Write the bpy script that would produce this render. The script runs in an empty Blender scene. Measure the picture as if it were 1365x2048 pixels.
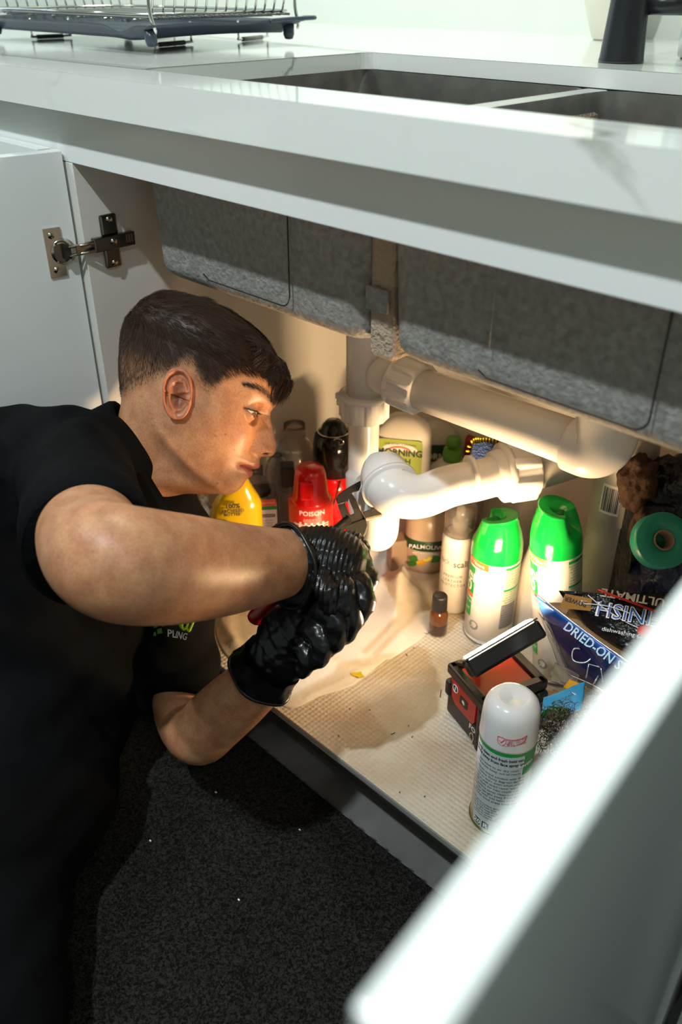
import bpy, bmesh, math, random
import numpy as np
from mathutils import Vector, Matrix
random.seed(7); rng = np.random.default_rng(11)
S = bpy.context.scene
COL = S.collection

# ------------------------------------------------------------------ camera
F = 1715.0; CX, CY = 682.5, 1024.0
PITCH = math.radians(31.8); HEADG = math.radians(45)
CAM = np.array([0.0, -0.533, 0.987])
FW = np.array([-math.sin(HEADG) * math.cos(PITCH), math.cos(HEADG) * math.cos(PITCH), -math.sin(PITCH)])
RT = np.array([math.cos(HEADG), math.sin(HEADG), 0.0])
UP = np.cross(RT, FW)
cd = bpy.data.cameras.new('camera'); cam = bpy.data.objects.new('camera', cd); COL.objects.link(cam)
cam.matrix_world = Matrix(((RT[0], UP[0], -FW[0], CAM[0]), (RT[1], UP[1], -FW[1], CAM[1]), (RT[2], UP[2], -FW[2], CAM[2]), (0, 0, 0, 1)))
cd.sensor_fit = 'VERTICAL'; cd.sensor_height = 36.0; cd.lens = 36.0 * F / 2048.0
cd.clip_start = 0.01; cd.clip_end = 50
cd.dof.use_dof = True; cd.dof.focus_distance = 1.05; cd.dof.aperture_fstop = 4.2
S.camera = cam

def at(px, py, d):
    """point on the photograph's pixel (1365x2048) at depth d metres"""
    return CAM + (FW + RT * (px - CX) / F - UP * (py - CY) / F) * d

# ------------------------------------------------------------------ world, exposure
S.view_settings.view_transform = 'Standard'; S.view_settings.look = 'None'
S.view_settings.gamma = 1.0; S.view_settings.use_curve_mapping = False
S.view_settings.exposure = 0.0
W = bpy.data.worlds.new('world'); S.world = W; W.use_nodes = True
W.node_tree.nodes['Background'].inputs[0].default_value = (0.80, 0.92, 1.0, 1)
W.node_tree.nodes['Background'].inputs[1].default_value = 0.04
S.cycles.max_bounces = 8; S.cycles.diffuse_bounces = 4; S.cycles.transmission_bounces = 8
S.cycles.sample_clamp_indirect = 4.0
S.cycles.use_denoising = True

def area_light(name, loc, target, size, power, color, size_y=None):
    l = bpy.data.lights.new(name, 'AREA'); l.energy = power; l.color = color; l.size = size
    l.shape = 'DISK' if size_y is None else 'RECTANGLE'
    if size_y: l.size_y = size_y
    o = bpy.data.objects.new(name, l); COL.objects.link(o)
    o.location = loc
    o.rotation_euler = (Vector(target) - Vector(loc)).to_track_quat('-Z', 'Y').to_euler()
    return o
LK = (0.88, 0.97, 1.0)
for nx, pw in ((-0.45, 34.0), (-1.9, 16.0), (1.0, 7.0)):
    area_light('ceiling_downlight_lamp', (nx, -1.05, 2.43), (nx, -1.05 + 0.15, 0), 0.07, pw, LK)
area_light('wall_wash_lamp', (-1.3, 0.45, 2.35), (-1.3, 1.0, 0.9), 0.5, 14.0, (0.95, 1.0, 0.93), 0.12)

# ------------------------------------------------------------------ materials
def mat(name, col, rough=0.5, metal=0.0, spec=0.5, emis=None, es=0.0, trans=0.0, ior=1.45, coat=0.0, alpha=1.0, sss=0.0, bump=None, sheen=0.0):
    m = bpy.data.materials.new(name); m.use_nodes = True
    nt = m.node_tree; b = nt.nodes['Principled BSDF']
    b.inputs['Base Color'].default_value = (*col, 1); b.inputs['Roughness'].default_value = rough
    b.inputs['Metallic'].default_value = metal; b.inputs['Specular IOR Level'].default_value = spec
    b.inputs['IOR'].default_value = ior
    b.inputs['Transmission Weight'].default_value = trans
    b.inputs['Coat Weight'].default_value = coat; b.inputs['Coat Roughness'].default_value = 0.06
    b.inputs['Alpha'].default_value = alpha
    b.inputs['Sheen Weight'].default_value = sheen
    if sss:
        b.inputs['Subsurface Weight'].default_value = sss
        b.inputs['Subsurface Radius'].default_value = (1.0, 0.35, 0.15)
        b.inputs['Subsurface Scale'].default_value = 0.006
    if emis:
        b.inputs['Emission Color'].default_value = (*emis, 1); b.inputs['Emission Strength'].default_value = es
    if bump:
        kind, scale, strength, dist = bump
        tc = nt.nodes.new('ShaderNodeTexCoord')
        mp = nt.nodes.new('ShaderNodeMapping'); nt.links.new(tc.outputs['Object'], mp.inputs[0])
        if kind == 'noise':
            t = nt.nodes.new('ShaderNodeTexNoise'); t.inputs['Scale'].default_value = scale; t.inputs['Detail'].default_value = 4
            out = t.outputs['Fac']
        elif kind == 'voronoi':
            t = nt.nodes.new('ShaderNodeTexVoronoi'); t.inputs['Scale'].default_value = scale
            out = t.outputs['Distance']
        nt.links.new(mp.outputs[0], t.inputs['Vector'])
        bp = nt.nodes.new('ShaderNodeBump'); bp.inputs['Strength'].default_value = strength; bp.inputs['Distance'].default_value = dist
        nt.links.new(out, bp.inputs['Height']); nt.links.new(bp.outputs[0], b.inputs['Normal'])
    return m

def add_noise_color(m, c1, c2, scale, lo=0.35, hi=0.65, detail=5, dist=0.0, coord='Object', stretch=(1, 1, 1)):
    nt = m.node_tree; b = nt.nodes['Principled BSDF']
    tc = nt.nodes.new('ShaderNodeTexCoord'); mp = nt.nodes.new('ShaderNodeMapping'); mp.inputs['Scale'].default_value = stretch
    t = nt.nodes.new('ShaderNodeTexNoise'); t.inputs['Scale'].default_value = scale; t.inputs['Detail'].default_value = detail
    t.inputs['Distortion'].default_value = dist
    r = nt.nodes.new('ShaderNodeValToRGB'); r.color_ramp.elements[0].position = lo; r.color_ramp.elements[1].position = hi
    r.color_ramp.elements[0].color = (*c1, 1); r.color_ramp.elements[1].color = (*c2, 1)
    nt.links.new(tc.outputs[coord], mp.inputs[0]); nt.links.new(mp.outputs[0], t.inputs['Vector'])
    nt.links.new(t.outputs['Fac'], r.inputs[0]); nt.links.new(r.outputs[0], b.inputs['Base Color'])
    return r

M = {}
M['wall'] = mat('wall_paint', (0.80, 0.84, 0.76), 0.7, bump=('noise', 60, 0.1, 0.001))
M['ceil'] = mat('ceiling_paint', (0.85, 0.87, 0.86), 0.9)
M['tile'] = mat('grey_floor_tile', (0.1, 0.1, 0.1), 0.45); add_noise_color(M['tile'], (0.11, 0.112, 0.11), (0.22, 0.225, 0.215), 9, 0.35, 0.75)
M['carpet'] = mat('charcoal_carpet', (0.03, 0.03, 0.028), 0.95, spec=0.15)
def carpet_nodes(m):
    nt = m.node_tree; b = nt.nodes['Principled BSDF']
    tc = nt.nodes.new('ShaderNodeTexCoord'); t = nt.nodes.new('ShaderNodeTexNoise'); t.inputs['Scale'].default_value = 260; t.inputs['Detail'].default_value = 1
    t.inputs['Distortion'].default_value = 1.2
    r = nt.nodes.new('ShaderNodeValToRGB'); r.color_ramp.elements[0].position = 0.40; r.color_ramp.elements[1].position = 0.62
    r.color_ramp.elements[0].color = (0.004, 0.004, 0.0035, 1); r.color_ramp.elements[1].color = (0.026, 0.026, 0.022, 1)
    nt.links.new(tc.outputs['Object'], t.inputs['Vector']); nt.links.new(t.outputs['Fac'], r.inputs[0]); nt.links.new(r.outputs[0], b.inputs['Base Color'])
    bp = nt.nodes.new('ShaderNodeBump'); bp.inputs['Strength'].default_value = 0.8; bp.inputs['Distance'].default_value = 0.004
    nt.links.new(t.outputs['Fac'], bp.inputs['Height']); nt.links.new(bp.outputs[0], b.inputs['Normal'])
carpet_nodes(M['carpet'])
def quartz(name):
    m = mat(name, (0.82, 0.84, 0.82), 0.10, spec=0.5, coat=0.3)
    nt = m.node_tree; b = nt.nodes['Principled BSDF']
    tc = nt.nodes.new('ShaderNodeTexCoord')
    w = nt.nodes.new('ShaderNodeTexNoise'); w.inputs['Scale'].default_value = 4.2; w.inputs['Detail'].default_value = 7; w.inputs['Distortion'].default_value = 0.7
    sub = nt.nodes.new('ShaderNodeMath'); sub.operation = 'SUBTRACT'; sub.inputs[1].default_value = 0.5
    ab = nt.nodes.new('ShaderNodeMath'); ab.operation = 'ABSOLUTE'
    r = nt.nodes.new('ShaderNodeValToRGB'); r.color_ramp.elements[0].position = 0.0; r.color_ramp.elements[1].position = 0.02
    r.color_ramp.elements[0].color = (1, 1, 1, 1); r.color_ramp.elements[1].color = (0, 0, 0, 1)
    p = nt.nodes.new('ShaderNodeTexNoise'); p.inputs['Scale'].default_value = 2.2; p.inputs['Detail'].default_value = 3
    pr = nt.nodes.new('ShaderNodeValToRGB'); pr.color_ramp.elements[0].position = 0.5; pr.color_ramp.elements[1].position = 0.64
    mu = nt.nodes.new('ShaderNodeMath'); mu.operation = 'MULTIPLY'
    mx = nt.nodes.new('ShaderNodeMix'); mx.data_type = 'RGBA'
    mx.inputs['A'].default_value = (0.82, 0.845, 0.80, 1); mx.inputs['B'].default_value = (0.40, 0.40, 0.33, 1)
    L = nt.links
    L.new(tc.outputs['Object'], w.inputs['Vector']); L.new(tc.outputs['Object'], p.inputs['Vector'])
    L.new(w.outputs['Fac'], sub.inputs[0]); L.new(sub.outputs[0], ab.inputs[0]); L.new(ab.outputs[0], r.inputs[0])
    L.new(p.outputs['Fac'], pr.inputs[0]); L.new(r.outputs[0], mu.inputs[0]); L.new(pr.outputs[0], mu.inputs[1])
    L.new(mu.outputs[0], mx.inputs['Factor']); L.new(mx.outputs['Result'], b.inputs['Base Color'])
    return m
M['quartz'] = quartz('white_quartz')
M['gloss'] = mat('white_gloss_board', (0.80, 0.83, 0.81), 0.16, spec=0.45)
M['melamine'] = mat('white_melamine', (0.76, 0.74, 0.69), 0.42, spec=0.4)
M['edge'] = mat('board_edge', (0.62, 0.60, 0.55), 0.5)
M['kick'] = mat('kick_board', (0.07, 0.07, 0.068), 0.5)
M['steel'] = mat('brushed_steel', (0.36, 0.345, 0.32), 0.36, 0.9, bump=('noise', 300, 0.12, 0.0006)); add_noise_color(M['steel'], (0.30, 0.29, 0.27), (0.44, 0.42, 0.39), 25)
M['coating'] = mat('grey_sound_coating', (0.20, 0.205, 0.20), 0.62, spec=0.4, bump=('noise', 190, 0.6, 0.003)); add_noise_color(M['coating'], (0.22, 0.215, 0.20), (0.34, 0.335, 0.315), 120, 0.35, 0.7)
M['foam'] = mat('beige_foam', (0.42, 0.33, 0.24), 0.9, bump=('noise', 160, 1.0, 0.006))
M['nickel'] = mat('nickel', (0.50, 0.46, 0.38), 0.22, 1.0)
M['darknickel'] = mat('dark_nickel', (0.16, 0.145, 0.12), 0.22, 1.0)
M['blackmetal'] = mat('satin_black_metal', (0.012, 0.013, 0.015), 0.32, 0.0, spec=0.6)
M['pvc'] = mat('white_pvc', (0.78, 0.755, 0.72), 0.2, spec=0.5)
M['pvcmat'] = mat('old_white_pvc', (0.42, 0.40, 0.35), 0.4)
M['chrome'] = mat('chrome_wire', (0.62, 0.60, 0.56), 0.12, 1.0)
M['tray'] = mat('navy_plastic', (0.035, 0.05, 0.068), 0.33)
M['rubber'] = mat('grey_rubber', (0.20, 0.185, 0.17), 0.7)
M['cream'] = mat('cream_ceramic', (0.80, 0.76, 0.64), 0.3)
M['marble'] = mat('grey_marble', (0.6, 0.62, 0.6), 0.35); add_noise_color(M['marble'], (0.30, 0.34, 0.33), (0.58, 0.60, 0.57), 18, 0.4, 0.62, 6, 1.0)
M['black'] = mat('black_plastic', (0.012, 0.012, 0.012), 0.38)
M['blackgloss'] = mat('gloss_black_plastic', (0.008, 0.008, 0.008), 0.12)
M['cloth'] = mat('white_cloth', (0.76, 0.68, 0.56), 0.9, spec=0.2, bump=('noise', 140, 0.5, 0.0018)); add_noise_color(M['cloth'], (0.50, 0.42, 0.30), (0.68, 0.64, 0.56), 7, 0.30, 0.55)
def liner_nodes():
    m = mat('embossed_shelf_liner', (0.72, 0.66, 0.56), 0.30, spec=0.5)
    nt = m.node_tree; b = nt.nodes['Principled BSDF']
    tc = nt.nodes.new('ShaderNodeTexCoord'); v = nt.nodes.new('ShaderNodeTexVoronoi'); v.inputs['Scale'].default_value = 150; v.inputs['Randomness'].default_value = 0.12
    bp = nt.nodes.new('ShaderNodeBump'); bp.inputs['Strength'].default_value = 0.9; bp.inputs['Distance'].default_value = 0.0022; bp.invert = True
    nt.links.new(tc.outputs['Object'], v.inputs['Vector']); nt.links.new(v.outputs['Distance'], bp.inputs['Height']); nt.links.new(bp.outputs[0], b.inputs['Normal'])
    n = nt.nodes.new('ShaderNodeTexNoise'); n.inputs['Scale'].default_value = 9; n.inputs['Detail'].default_value = 6
    r = nt.nodes.new('ShaderNodeValToRGB'); r.color_ramp.elements[0].position = 0.3; r.color_ramp.elements[1].position = 0.6
    r.color_ramp.elements[0].color = (0.44, 0.37, 0.26, 1); r.color_ramp.elements[1].color = (0.60, 0.57, 0.48, 1)
    nt.links.new(tc.outputs['Object'], n.inputs['Vector']); nt.links.new(n.outputs['Fac'], r.inputs[0]); nt.links.new(r.outputs[0], b.inputs['Base Color'])
    return m
M['liner'] = liner_nodes()
def c(name, col, rough=0.4, **k):
    M[name] = mat(name, col, rough, **k); return M[name]
c('white_paintwork', (0.80, 0.79, 0.76), 0.22); c('green_cap', (0.004, 0.42, 0.05), 0.16, coat=0.6); c('label_green', (0.01, 0.30, 0.05), 0.35)
c('label_orange', (0.85, 0.13, 0.03), 0.35); c('label_pale_green', (0.55, 0.66, 0.50), 0.4); c('print_dark', (0.03, 0.035, 0.05), 0.5)
c('print_grey', (0.25, 0.26, 0.30), 0.5); c('print_white', (0.85, 0.85, 0.83), 0.4); c('red_plastic', (0.72, 0.006, 0.006), 0.16, coat=0.6)
c('red_label', (0.70, 0.03, 0.015), 0.35); c('orange_red', (0.85, 0.10, 0.02), 0.4); c('print_red', (0.55, 0.02, 0.03), 0.5); c('tool_red', (0.42, 0.02, 0.012), 0.35)
c('brown_glass', (0.10, 0.03, 0.008), 0.08, coat=0.8); c('brown_liquid', (0.03, 0.012, 0.006), 0.08, coat=0.8)
c('yellow', (0.88, 0.66, 0.02), 0.35); c('lemon_yellow', (0.80, 0.52, 0.01), 0.2, coat=0.6); c('lemon_orange', (0.72, 0.36, 0.02), 0.25); c('leaf_green', (0.03, 0.16, 0.02), 0.5)
c('lime_label', (0.35, 0.45, 0.08), 0.4); c('dark_green', (0.02, 0.07, 0.025), 0.4); c('pump_green', (0.10, 0.30, 0.03), 0.3); c('white_bottle', (0.74, 0.70, 0.62), 0.28)
c('blue_pouch', (0.012, 0.10, 0.42), 0.25, coat=0.5); c('dark_blue_pouch', (0.01, 0.02, 0.12), 0.22, coat=0.5); c('kraft', (0.40, 0.26, 0.13), 0.85, bump=('noise', 300, 0.5, 0.001))
c('silver_film', (0.55, 0.55, 0.58), 0.2, metal=0.8); c('light_blue', (0.03, 0.28, 0.55), 0.35); c('green_wrap', (0.02, 0.14, 0.02), 0.35); c('tape_green', (0.01, 0.26, 0.17), 0.35, bump=('noise', 90, 0.4, 0.002))
c('cardboard', (0.30, 0.19, 0.10), 0.8); c('brown_paper', (0.05, 0.022, 0.008), 0.8, bump=('noise', 25, 0.8, 0.02)); c('grey_card', (0.30, 0.29, 0.25), 0.7)
c('navy_bag', (0.008, 0.014, 0.05), 0.3, bump=('noise', 25, 0.8, 0.02)); c('black_bag', (0.006, 0.006, 0.008), 0.28, bump=('noise', 25, 0.8, 0.02)); c('glitter_blue', (0.03, 0.07, 0.22), 0.4, bump=('noise', 400, 1, 0.003))
c('lamp_white', (0.9, 0.85, 0.75), 0.3, emis=(1.0, 0.66, 0.35), es=320.0); c('lamp_off', (0.9, 0.9, 0.9), 0.3, emis=(0.9, 0.97, 1.0), es=14.0)
c('clear_plastic', (0.93, 0.90, 0.86), 0.10, trans=0.93, ior=1.18); c('frosted', (0.85, 0.80, 0.72), 0.22, trans=0.6, ior=1.12)
c('steel_wool', (0.16, 0.15, 0.14), 0.25, metal=1.0); c('neon', (0.35, 0.55, 0.01), 0.5); c('dull_green', (0.05, 0.15, 0.015), 0.6)
c('dirt', (0.03, 0.02, 0.012), 0.9); c('yellow_stain', (0.62, 0.50, 0.02), 0.7)
M['skin'] = mat('skin', (0.62, 0.38, 0.24), 0.42, spec=0.45, sss=0.12, bump=('noise', 900, 0.18, 0.0005))
def vcol(m, name='tone'):
    nt = m.node_tree; a = nt.nodes.new('ShaderNodeAttribute'); a.attribute_name = name
    tc = nt.nodes.new('ShaderNodeTexCoord'); prev = a.outputs['Color']
    for sc_, lo_, hi_ in ((55, (0.84, 0.76, 0.74, 1), (1.08, 1.08, 1.08, 1)), (420, (0.86, 0.82, 0.80, 1), (1.06, 1.06, 1.06, 1))):
        t = nt.nodes.new('ShaderNodeTexNoise'); t.inputs['Scale'].default_value = sc_; t.inputs['Detail'].default_value = 5
        r = nt.nodes.new('ShaderNodeValToRGB'); r.color_ramp.elements[0].position = 0.32; r.color_ramp.elements[1].position = 0.62
        r.color_ramp.elements[0].color = lo_; r.color_ramp.elements[1].color = hi_
        mx = nt.nodes.new('ShaderNodeMix'); mx.data_type = 'RGBA'; mx.blend_type = 'MULTIPLY'; mx.inputs['Factor'].default_value = 1.0
        nt.links.new(tc.outputs['Object'], t.inputs['Vector']); nt.links.new(t.outputs['Fac'], r.inputs[0])
        nt.links.new(prev, mx.inputs['A']); nt.links.new(r.outputs[0], mx.inputs['B']); prev = mx.outputs['Result']
    nt.links.new(prev, nt.nodes['Principled BSDF'].inputs['Base Color'])
vcol(M['skin'])
M['hair'] = mat('dark_brown_hair', (0.034, 0.016, 0.007), 0.45, spec=0.4)
M['brow'] = mat('eyebrow_hair', (0.03, 0.015, 0.008), 0.5)
M['shirt'] = mat('black_polo_cotton', (0.0022, 0.0024, 0.0030), 0.85, spec=0.12, bump=('noise', 7, 0.5, 0.03))
M['trouser'] = mat('black_work_trousers', (0.0018, 0.002, 0.0024), 0.9, spec=0.1, bump=('noise', 9, 0.5, 0.03))
M['glove'] = mat('black_nitrile', (0.005, 0.005, 0.005), 0.28, spec=0.5, bump=('noise', 60, 0.35, 0.003))
M['eyewhite'] = mat('eye_white', (0.72, 0.66, 0.60), 0.08, coat=1.0)
M['iris'] = mat('brown_iris', (0.16, 0.06, 0.015), 0.08, coat=0.6)

# ------------------------------------------------------------------ mesh helpers
class MB:
    def __init__(s): s.v = []; s.f = []; s.sm = []; s.n = 0
    def add(s, v, f, smooth=True):
        v = np.asarray(v, float).reshape(-1, 3)
        s.v.append(v); s.f += [tuple(int(i) + s.n for i in q) for q in f]; s.sm += [smooth] * len(f); s.n += len(v); return s
    def verts(s): return np.concatenate(s.v) if s.v else np.zeros((0, 3))
    def xf(s, Mx):
        Mx = np.array(Mx); s.v = [v @ Mx[:3, :3].T + Mx[:3, 3] for v in s.v]; return s
    def mesh(s, name):
        me = bpy.data.meshes.new(name); me.from_pydata(s.verts().tolist(), [], s.f); me.polygons.foreach_set('use_smooth', s.sm); me.update(); return me

def rotm(rx=0, ry=0, rz=0):
    from mathutils import Euler
    return np.array(Euler((rx, ry, rz)).to_matrix())
def place(v, loc=(0, 0, 0), R=None):
    v = np.asarray(v, float)
    if R is not None: v = v @ np.array(R).T
    return v + np.array(loc)

def box(mb, a, b, bev=0.0, loc=(0, 0, 0), R=None, seg=2):
    a = np.minimum(a, b) if False else np.array(a, float); b = np.array(b, float)
    lo = np.minimum(a, b); hi = np.maximum(a, b)
    bm = bmesh.new(); bmesh.ops.create_cube(bm, size=1.0)
    for v in bm.verts: v.co = Vector(((lo + hi) / 2 + np.array(v.co) * (hi - lo)).tolist())
    if bev > 0: bmesh.ops.bevel(bm, geom=bm.edges[:], offset=min(bev, 0.49 * float((hi - lo).min())), segments=seg, affect='EDGES', profile=0.5)
    bm.verts.ensure_lookup_table()
    v = np.array([x.co[:] for x in bm.verts]); f = [[q.index for q in p.verts] for p in bm.faces]; bm.free()
    mb.add(place(v, loc, R), f, False); return mb

def lathe(mb, prof, n=40, loc=(0, 0, 0), R=None, sx=1, sy=1, rfun=None, smooth=True):
    prof = [(max(r, 1e-5), z) for r, z in prof]
    a = np.arange(n) * 2 * math.pi / n
    v = []
    for r, z in prof:
        rr = r if rfun is None else r * rfun(a, z)
        v.append(np.stack([rr * np.cos(a) * sx, rr * np.sin(a) * sy, np.full(n, z)], 1))
    v = np.concatenate(v); f = []
    for i in range(len(prof) - 1):
        for j in range(n):
            f.append((i * n + j, i * n + (j + 1) % n, (i + 1) * n + (j + 1) % n, (i + 1) * n + j))
    if prof[0][0] > 2e-5: f.append(tuple(range(n))[::-1])
    if prof[-1][0] > 2e-5: f.append(tuple((len(prof) - 1) * n + j for j in range(n)))
    mb.add(place(v, loc, R), f, smooth); return mb

def smooth_path(P, k=6, closed=False):
    P = np.array(P, float); n = len(P); out = []
    rng_ = range(n if closed else n - 1)
    for i in rng_:
        p0 = P[(i - 1) % n] if (closed or i > 0) else 2 * P[0] - P[1]
        p1 = P[i]; p2 = P[(i + 1) % n]
        p3 = P[(i + 2) % n] if (closed or i + 2 < n) else 2 * P[-1] - P[-2]
        for j in range(k):
            t = j / k
            out.append(0.5 * ((2 * p1) + (-p0 + p2) * t + (2 * p0 - 5 * p1 + 4 * p2 - p3) * t * t + (-p0 + 3 * p1 - 3 * p2 + p3) * t ** 3))
    if not closed: out.append(P[-1])
    return np.array(out)

def tube(mb, P, r, n=12, closed=False, caps=True, flat=None, ref=None, round_ends=False, rfun=None):
    """P: Kx3; r scalar or K; flat: K ratio of second axis; ref: direction of first axis"""
    P = np.array(P, float); K = len(P)
    r = np.full(K, r) if np.isscalar(r) else np.array(r, float)
    fl = np.ones(K) if flat is None else (np.full(K, flat) if np.isscalar(flat) else np.array(flat, float))
    if round_ends and not closed:
        t0 = P[0] - P[1]; t0 /= np.linalg.norm(t0) + 1e-9; t1 = P[-1] - P[-2]; t1 /= np.linalg.norm(t1) + 1e-9
        A = [0.25, 0.6, 0.86]
        e = min(fl[0], 1.0); g = min(fl[-1], 1.0)
        pre = [(P[0] + t0 * r[0] * e * math.sqrt(1 - a * a), r[0] * a) for a in A]
        post = [(P[-1] + t1 * r[-1] * g * math.sqrt(1 - a * a), r[-1] * a) for a in A[::-1]]
        P = np.array([p for p, _ in pre] + list(P) + [p for p, _ in post])
        r = np.array([q for _, q in pre] + list(r) + [q for _, q in post])
        fl = np.concatenate([np.full(3, fl[0]), fl, np.full(3, fl[-1])]); K = len(P)
    T = np.zeros_like(P)
    for i in range(K):
        a = P[(i + 1) % K] if (closed or i < K - 1) else P[i]; b = P[(i - 1) % K] if (closed or i > 0) else P[i]
        t = a - b; T[i] = t / (np.linalg.norm(t) + 1e-12)
    nrm = np.array(ref, float) if ref is not None else (np.array([0, 0, 1.0]) if abs(T[0][2]) < 0.9 else np.array([1.0, 0, 0]))
    ang = np.arange(n) * 2 * math.pi / n; v = []
    for i in range(K):
        nn = (np.array(ref, float) if ref is not None else nrm); nn = nn - T[i] * (nn @ T[i]); nn /= np.linalg.norm(nn) + 1e-12; nrm = nn
        bb = np.cross(T[i], nn)
        rr = r[i] if rfun is None else r[i] * rfun(ang, i)
        v.append(P[i] + np.outer(np.cos(ang) * rr, nn) + np.outer(np.sin(ang) * rr * fl[i], bb))
    v = np.concatenate(v); f = []
    for i in range(K if closed else K - 1):
        i2 = (i + 1) % K
        for j in range(n): f.append((i * n + j, i * n + (j + 1) % n, i2 * n + (j + 1) % n, i2 * n + j))
    if caps and not closed:
        f.append(tuple(range(n))[::-1]); f.append(tuple((K - 1) * n + j for j in range(n)))
    mb.add(v, f, True); return mb

def prism(mb, poly, d0, d1, O, U, V, N, smooth=False):
    """polygon (u,v) in plane O + uU + vV extruded along N from d0 to d1"""
    O, U, V, N = map(lambda q: np.array(q, float), (O, U, V, N)); n = len(poly)
    a = [O + U * u + V * w + N * d0 for u, w in poly]; b = [O + U * u + V * w + N * d1 for u, w in poly]
    f = [tuple(range(n))[::-1], tuple(range(n, 2 * n))] + [(i, (i + 1) % n, n + (i + 1) % n, n + i) for i in range(n)]
    mb.add(np.array(a + b), f, smooth); return mb

def rrect(w, h, r, k=5):
    p = []
    for cx, cy, a0 in ((w / 2 - r, h / 2 - r, 0), (-w / 2 + r, h / 2 - r, 90), (-w / 2 + r, -h / 2 + r, 180), (w / 2 - r, -h / 2 + r, 270)):
        for i in range(k + 1):
            a = math.radians(a0 + 90 * i / k); p.append((cx + r * math.cos(a), cy + r * math.sin(a)))
    return p

# ------------------------------------------------------------------ object helpers
def obj(name, mb, material, parent=None, label=None, kind=None):
    me = mb if isinstance(mb, bpy.types.Mesh) else mb.mesh(name)
    if material is not None and not me.materials: me.materials.append(material)
    o = bpy.data.objects.new(name, me); COL.objects.link(o)
    if parent is not None:
        o.parent = parent
        o.matrix_parent_inverse = ROOTINV[parent.name].copy() if parent.name in ROOTINV else Matrix.Identity(4)
    ROOTINV[o.name] = Matrix.Identity(4)
    if label: o['label'] = label
    if kind: o['kind'] = kind
    return o
ROOTINV = {}
def thing(name, label, cat, loc=(0, 0, 0), R=None, group=None, world=True):
    """Empty root. world=True: children meshes are given in world coordinates; else local."""
    o = bpy.data.objects.new(name, None); COL.objects.link(o); o.empty_display_size = 0.05
    m = Matrix.Translation(Vector([float(q) for q in loc]))
    if R is not None: m = m @ Matrix(np.array(R).tolist()).to_4x4()
    o.matrix_world = m; o['label'] = label; o['category'] = cat
    if group: o['group'] = group
    ROOTINV[o.name] = m.inverted() if world else Matrix.Identity(4)
    return o
def tag(o, label, cat, group=None, kind=None):
    o['label'] = label; o['category'] = cat
    if group: o['group'] = group
    if kind: o['kind'] = kind
    return o
def struct(name, mb, m, parent=None):
    o = obj(name, mb, m, parent); o['kind'] = 'structure'; return o

# text
_tc = {}
def text_mb(s, size, font_shear=0.0, bold=0.0, space=1.0):
    key = (s, font_shear, bold, space)
    if key not in _tc:
        cu = bpy.data.curves.new('t', 'FONT'); cu.body = s; cu.size = 1.0; cu.align_x = 'CENTER'; cu.align_y = 'CENTER'
        cu.resolution_u = 2; cu.shear = font_shear; cu.offset = bold; cu.space_character = space; cu.space_line = 0.9
        o = bpy.data.objects.new('t', cu); COL.objects.link(o)
        me = bpy.data.meshes.new_from_object(o)
        _tc[key] = (np.array([v.co[:2] for v in me.vertices]).reshape(-1, 2), [tuple(p.vertices) for p in me.polygons])
        bpy.data.objects.remove(o); bpy.data.curves.remove(cu); bpy.data.meshes.remove(me)
    v, f = _tc[key]
    return v * size, f
def put_text(mb, s, size, O, U, V, off=0.0003, sx=1.0, **k):
    v, f = text_mb(s, size, **k); U = np.array(U, float); V = np.array(V, float); N = np.cross(U, V); N /= np.linalg.norm(N)
    mb.add(np.array(O, float) + np.outer(v[:, 0] * sx, U) + np.outer(v[:, 1], V) + N * off, f, False)
def text_cyl(mb, s, size, r, ang, z, off=0.0004, sx=1.0, tilt=0.0, rz=None, **k):
    """text wrapped around local cylinder of radius r centred at angle ang (rad), height z"""
    v, f = text_mb(s, size, **k)
    x, y = v[:, 0] * sx, v[:, 1]
    x, y = x * math.cos(tilt) - y * math.sin(tilt), x * math.sin(tilt) + y * math.cos(tilt)
    R_ = (r if rz is None else rz(z + y)) + off
    a = ang + x / r
    mb.add(np.stack([R_ * np.cos(a), R_ * np.sin(a), z + y], 1), f, False)
def patch_cyl(mb, r, a0, a1, z0, z1, off=0.0002, n=14, rz=None, m=6, edge=None):
    A = np.linspace(a0, a1, n); Z = np.linspace(z0, z1, m); v = []
    for z in Z:
        rr = (r if rz is None else rz(z)) + off
        v.append(np.stack([rr * np.cos(A), rr * np.sin(A), np.full(n, z)], 1))
    f = [(i * n + j, i * n + j + 1, (i + 1) * n + j + 1, (i + 1) * n + j) for i in range(m - 1) for j in range(n - 1)]
    mb.add(np.concatenate(v), f, True)
WORDS = "kills germs surface spray clean and fresh hold can upright away from face spray until wet leave to air dry rinse food areas keep out of reach of children avoid contact with eyes store below thirty degrees do not puncture or burn even when empty use in well aired room wipe with cloth for best result".split()
def para(nw, i0=0): return ' '.join(WORDS[(i0 + k) % len(WORDS)] for k in range(nw))
# ================================================================== room shell
ZT = 0.90
struct('floor', box(MB(), (-4.2, -3.6, -0.05), (3.2, 1.1, 0.0)), M['tile'])
struct('wall_back', box(MB(), (-4.2, 1.06, 0), (3.2, 1.16, 2.45)), M['wall'])
struct('wall_front', box(MB(), (-4.2, -3.7, 0), (3.2, -3.6, 2.45)), M['wall'])
wl = MB()
box(wl, (-4.3, -3.6, 0), (-4.2, 1.06, 0.95)); box(wl, (-4.3, -3.6, 2.1), (-4.2, 1.06, 2.45)); box(wl, (-4.3, -3.6, 0.95), (-4.2, -0.9, 2.1)); box(wl, (-4.3, 0.85, 0.95), (-4.2, 1.06, 2.1))
struct('wall_left', wl, M['wall'])
struct('wall_right', box(MB(), (3.2, -3.6, 0), (3.3, 1.06, 2.45)), M['wall'])
struct('ceiling', box(MB(), (-4.3, -3.7, 2.45), (3.3, 1.16, 2.55)), M['ceil'])
wf = MB()
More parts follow.
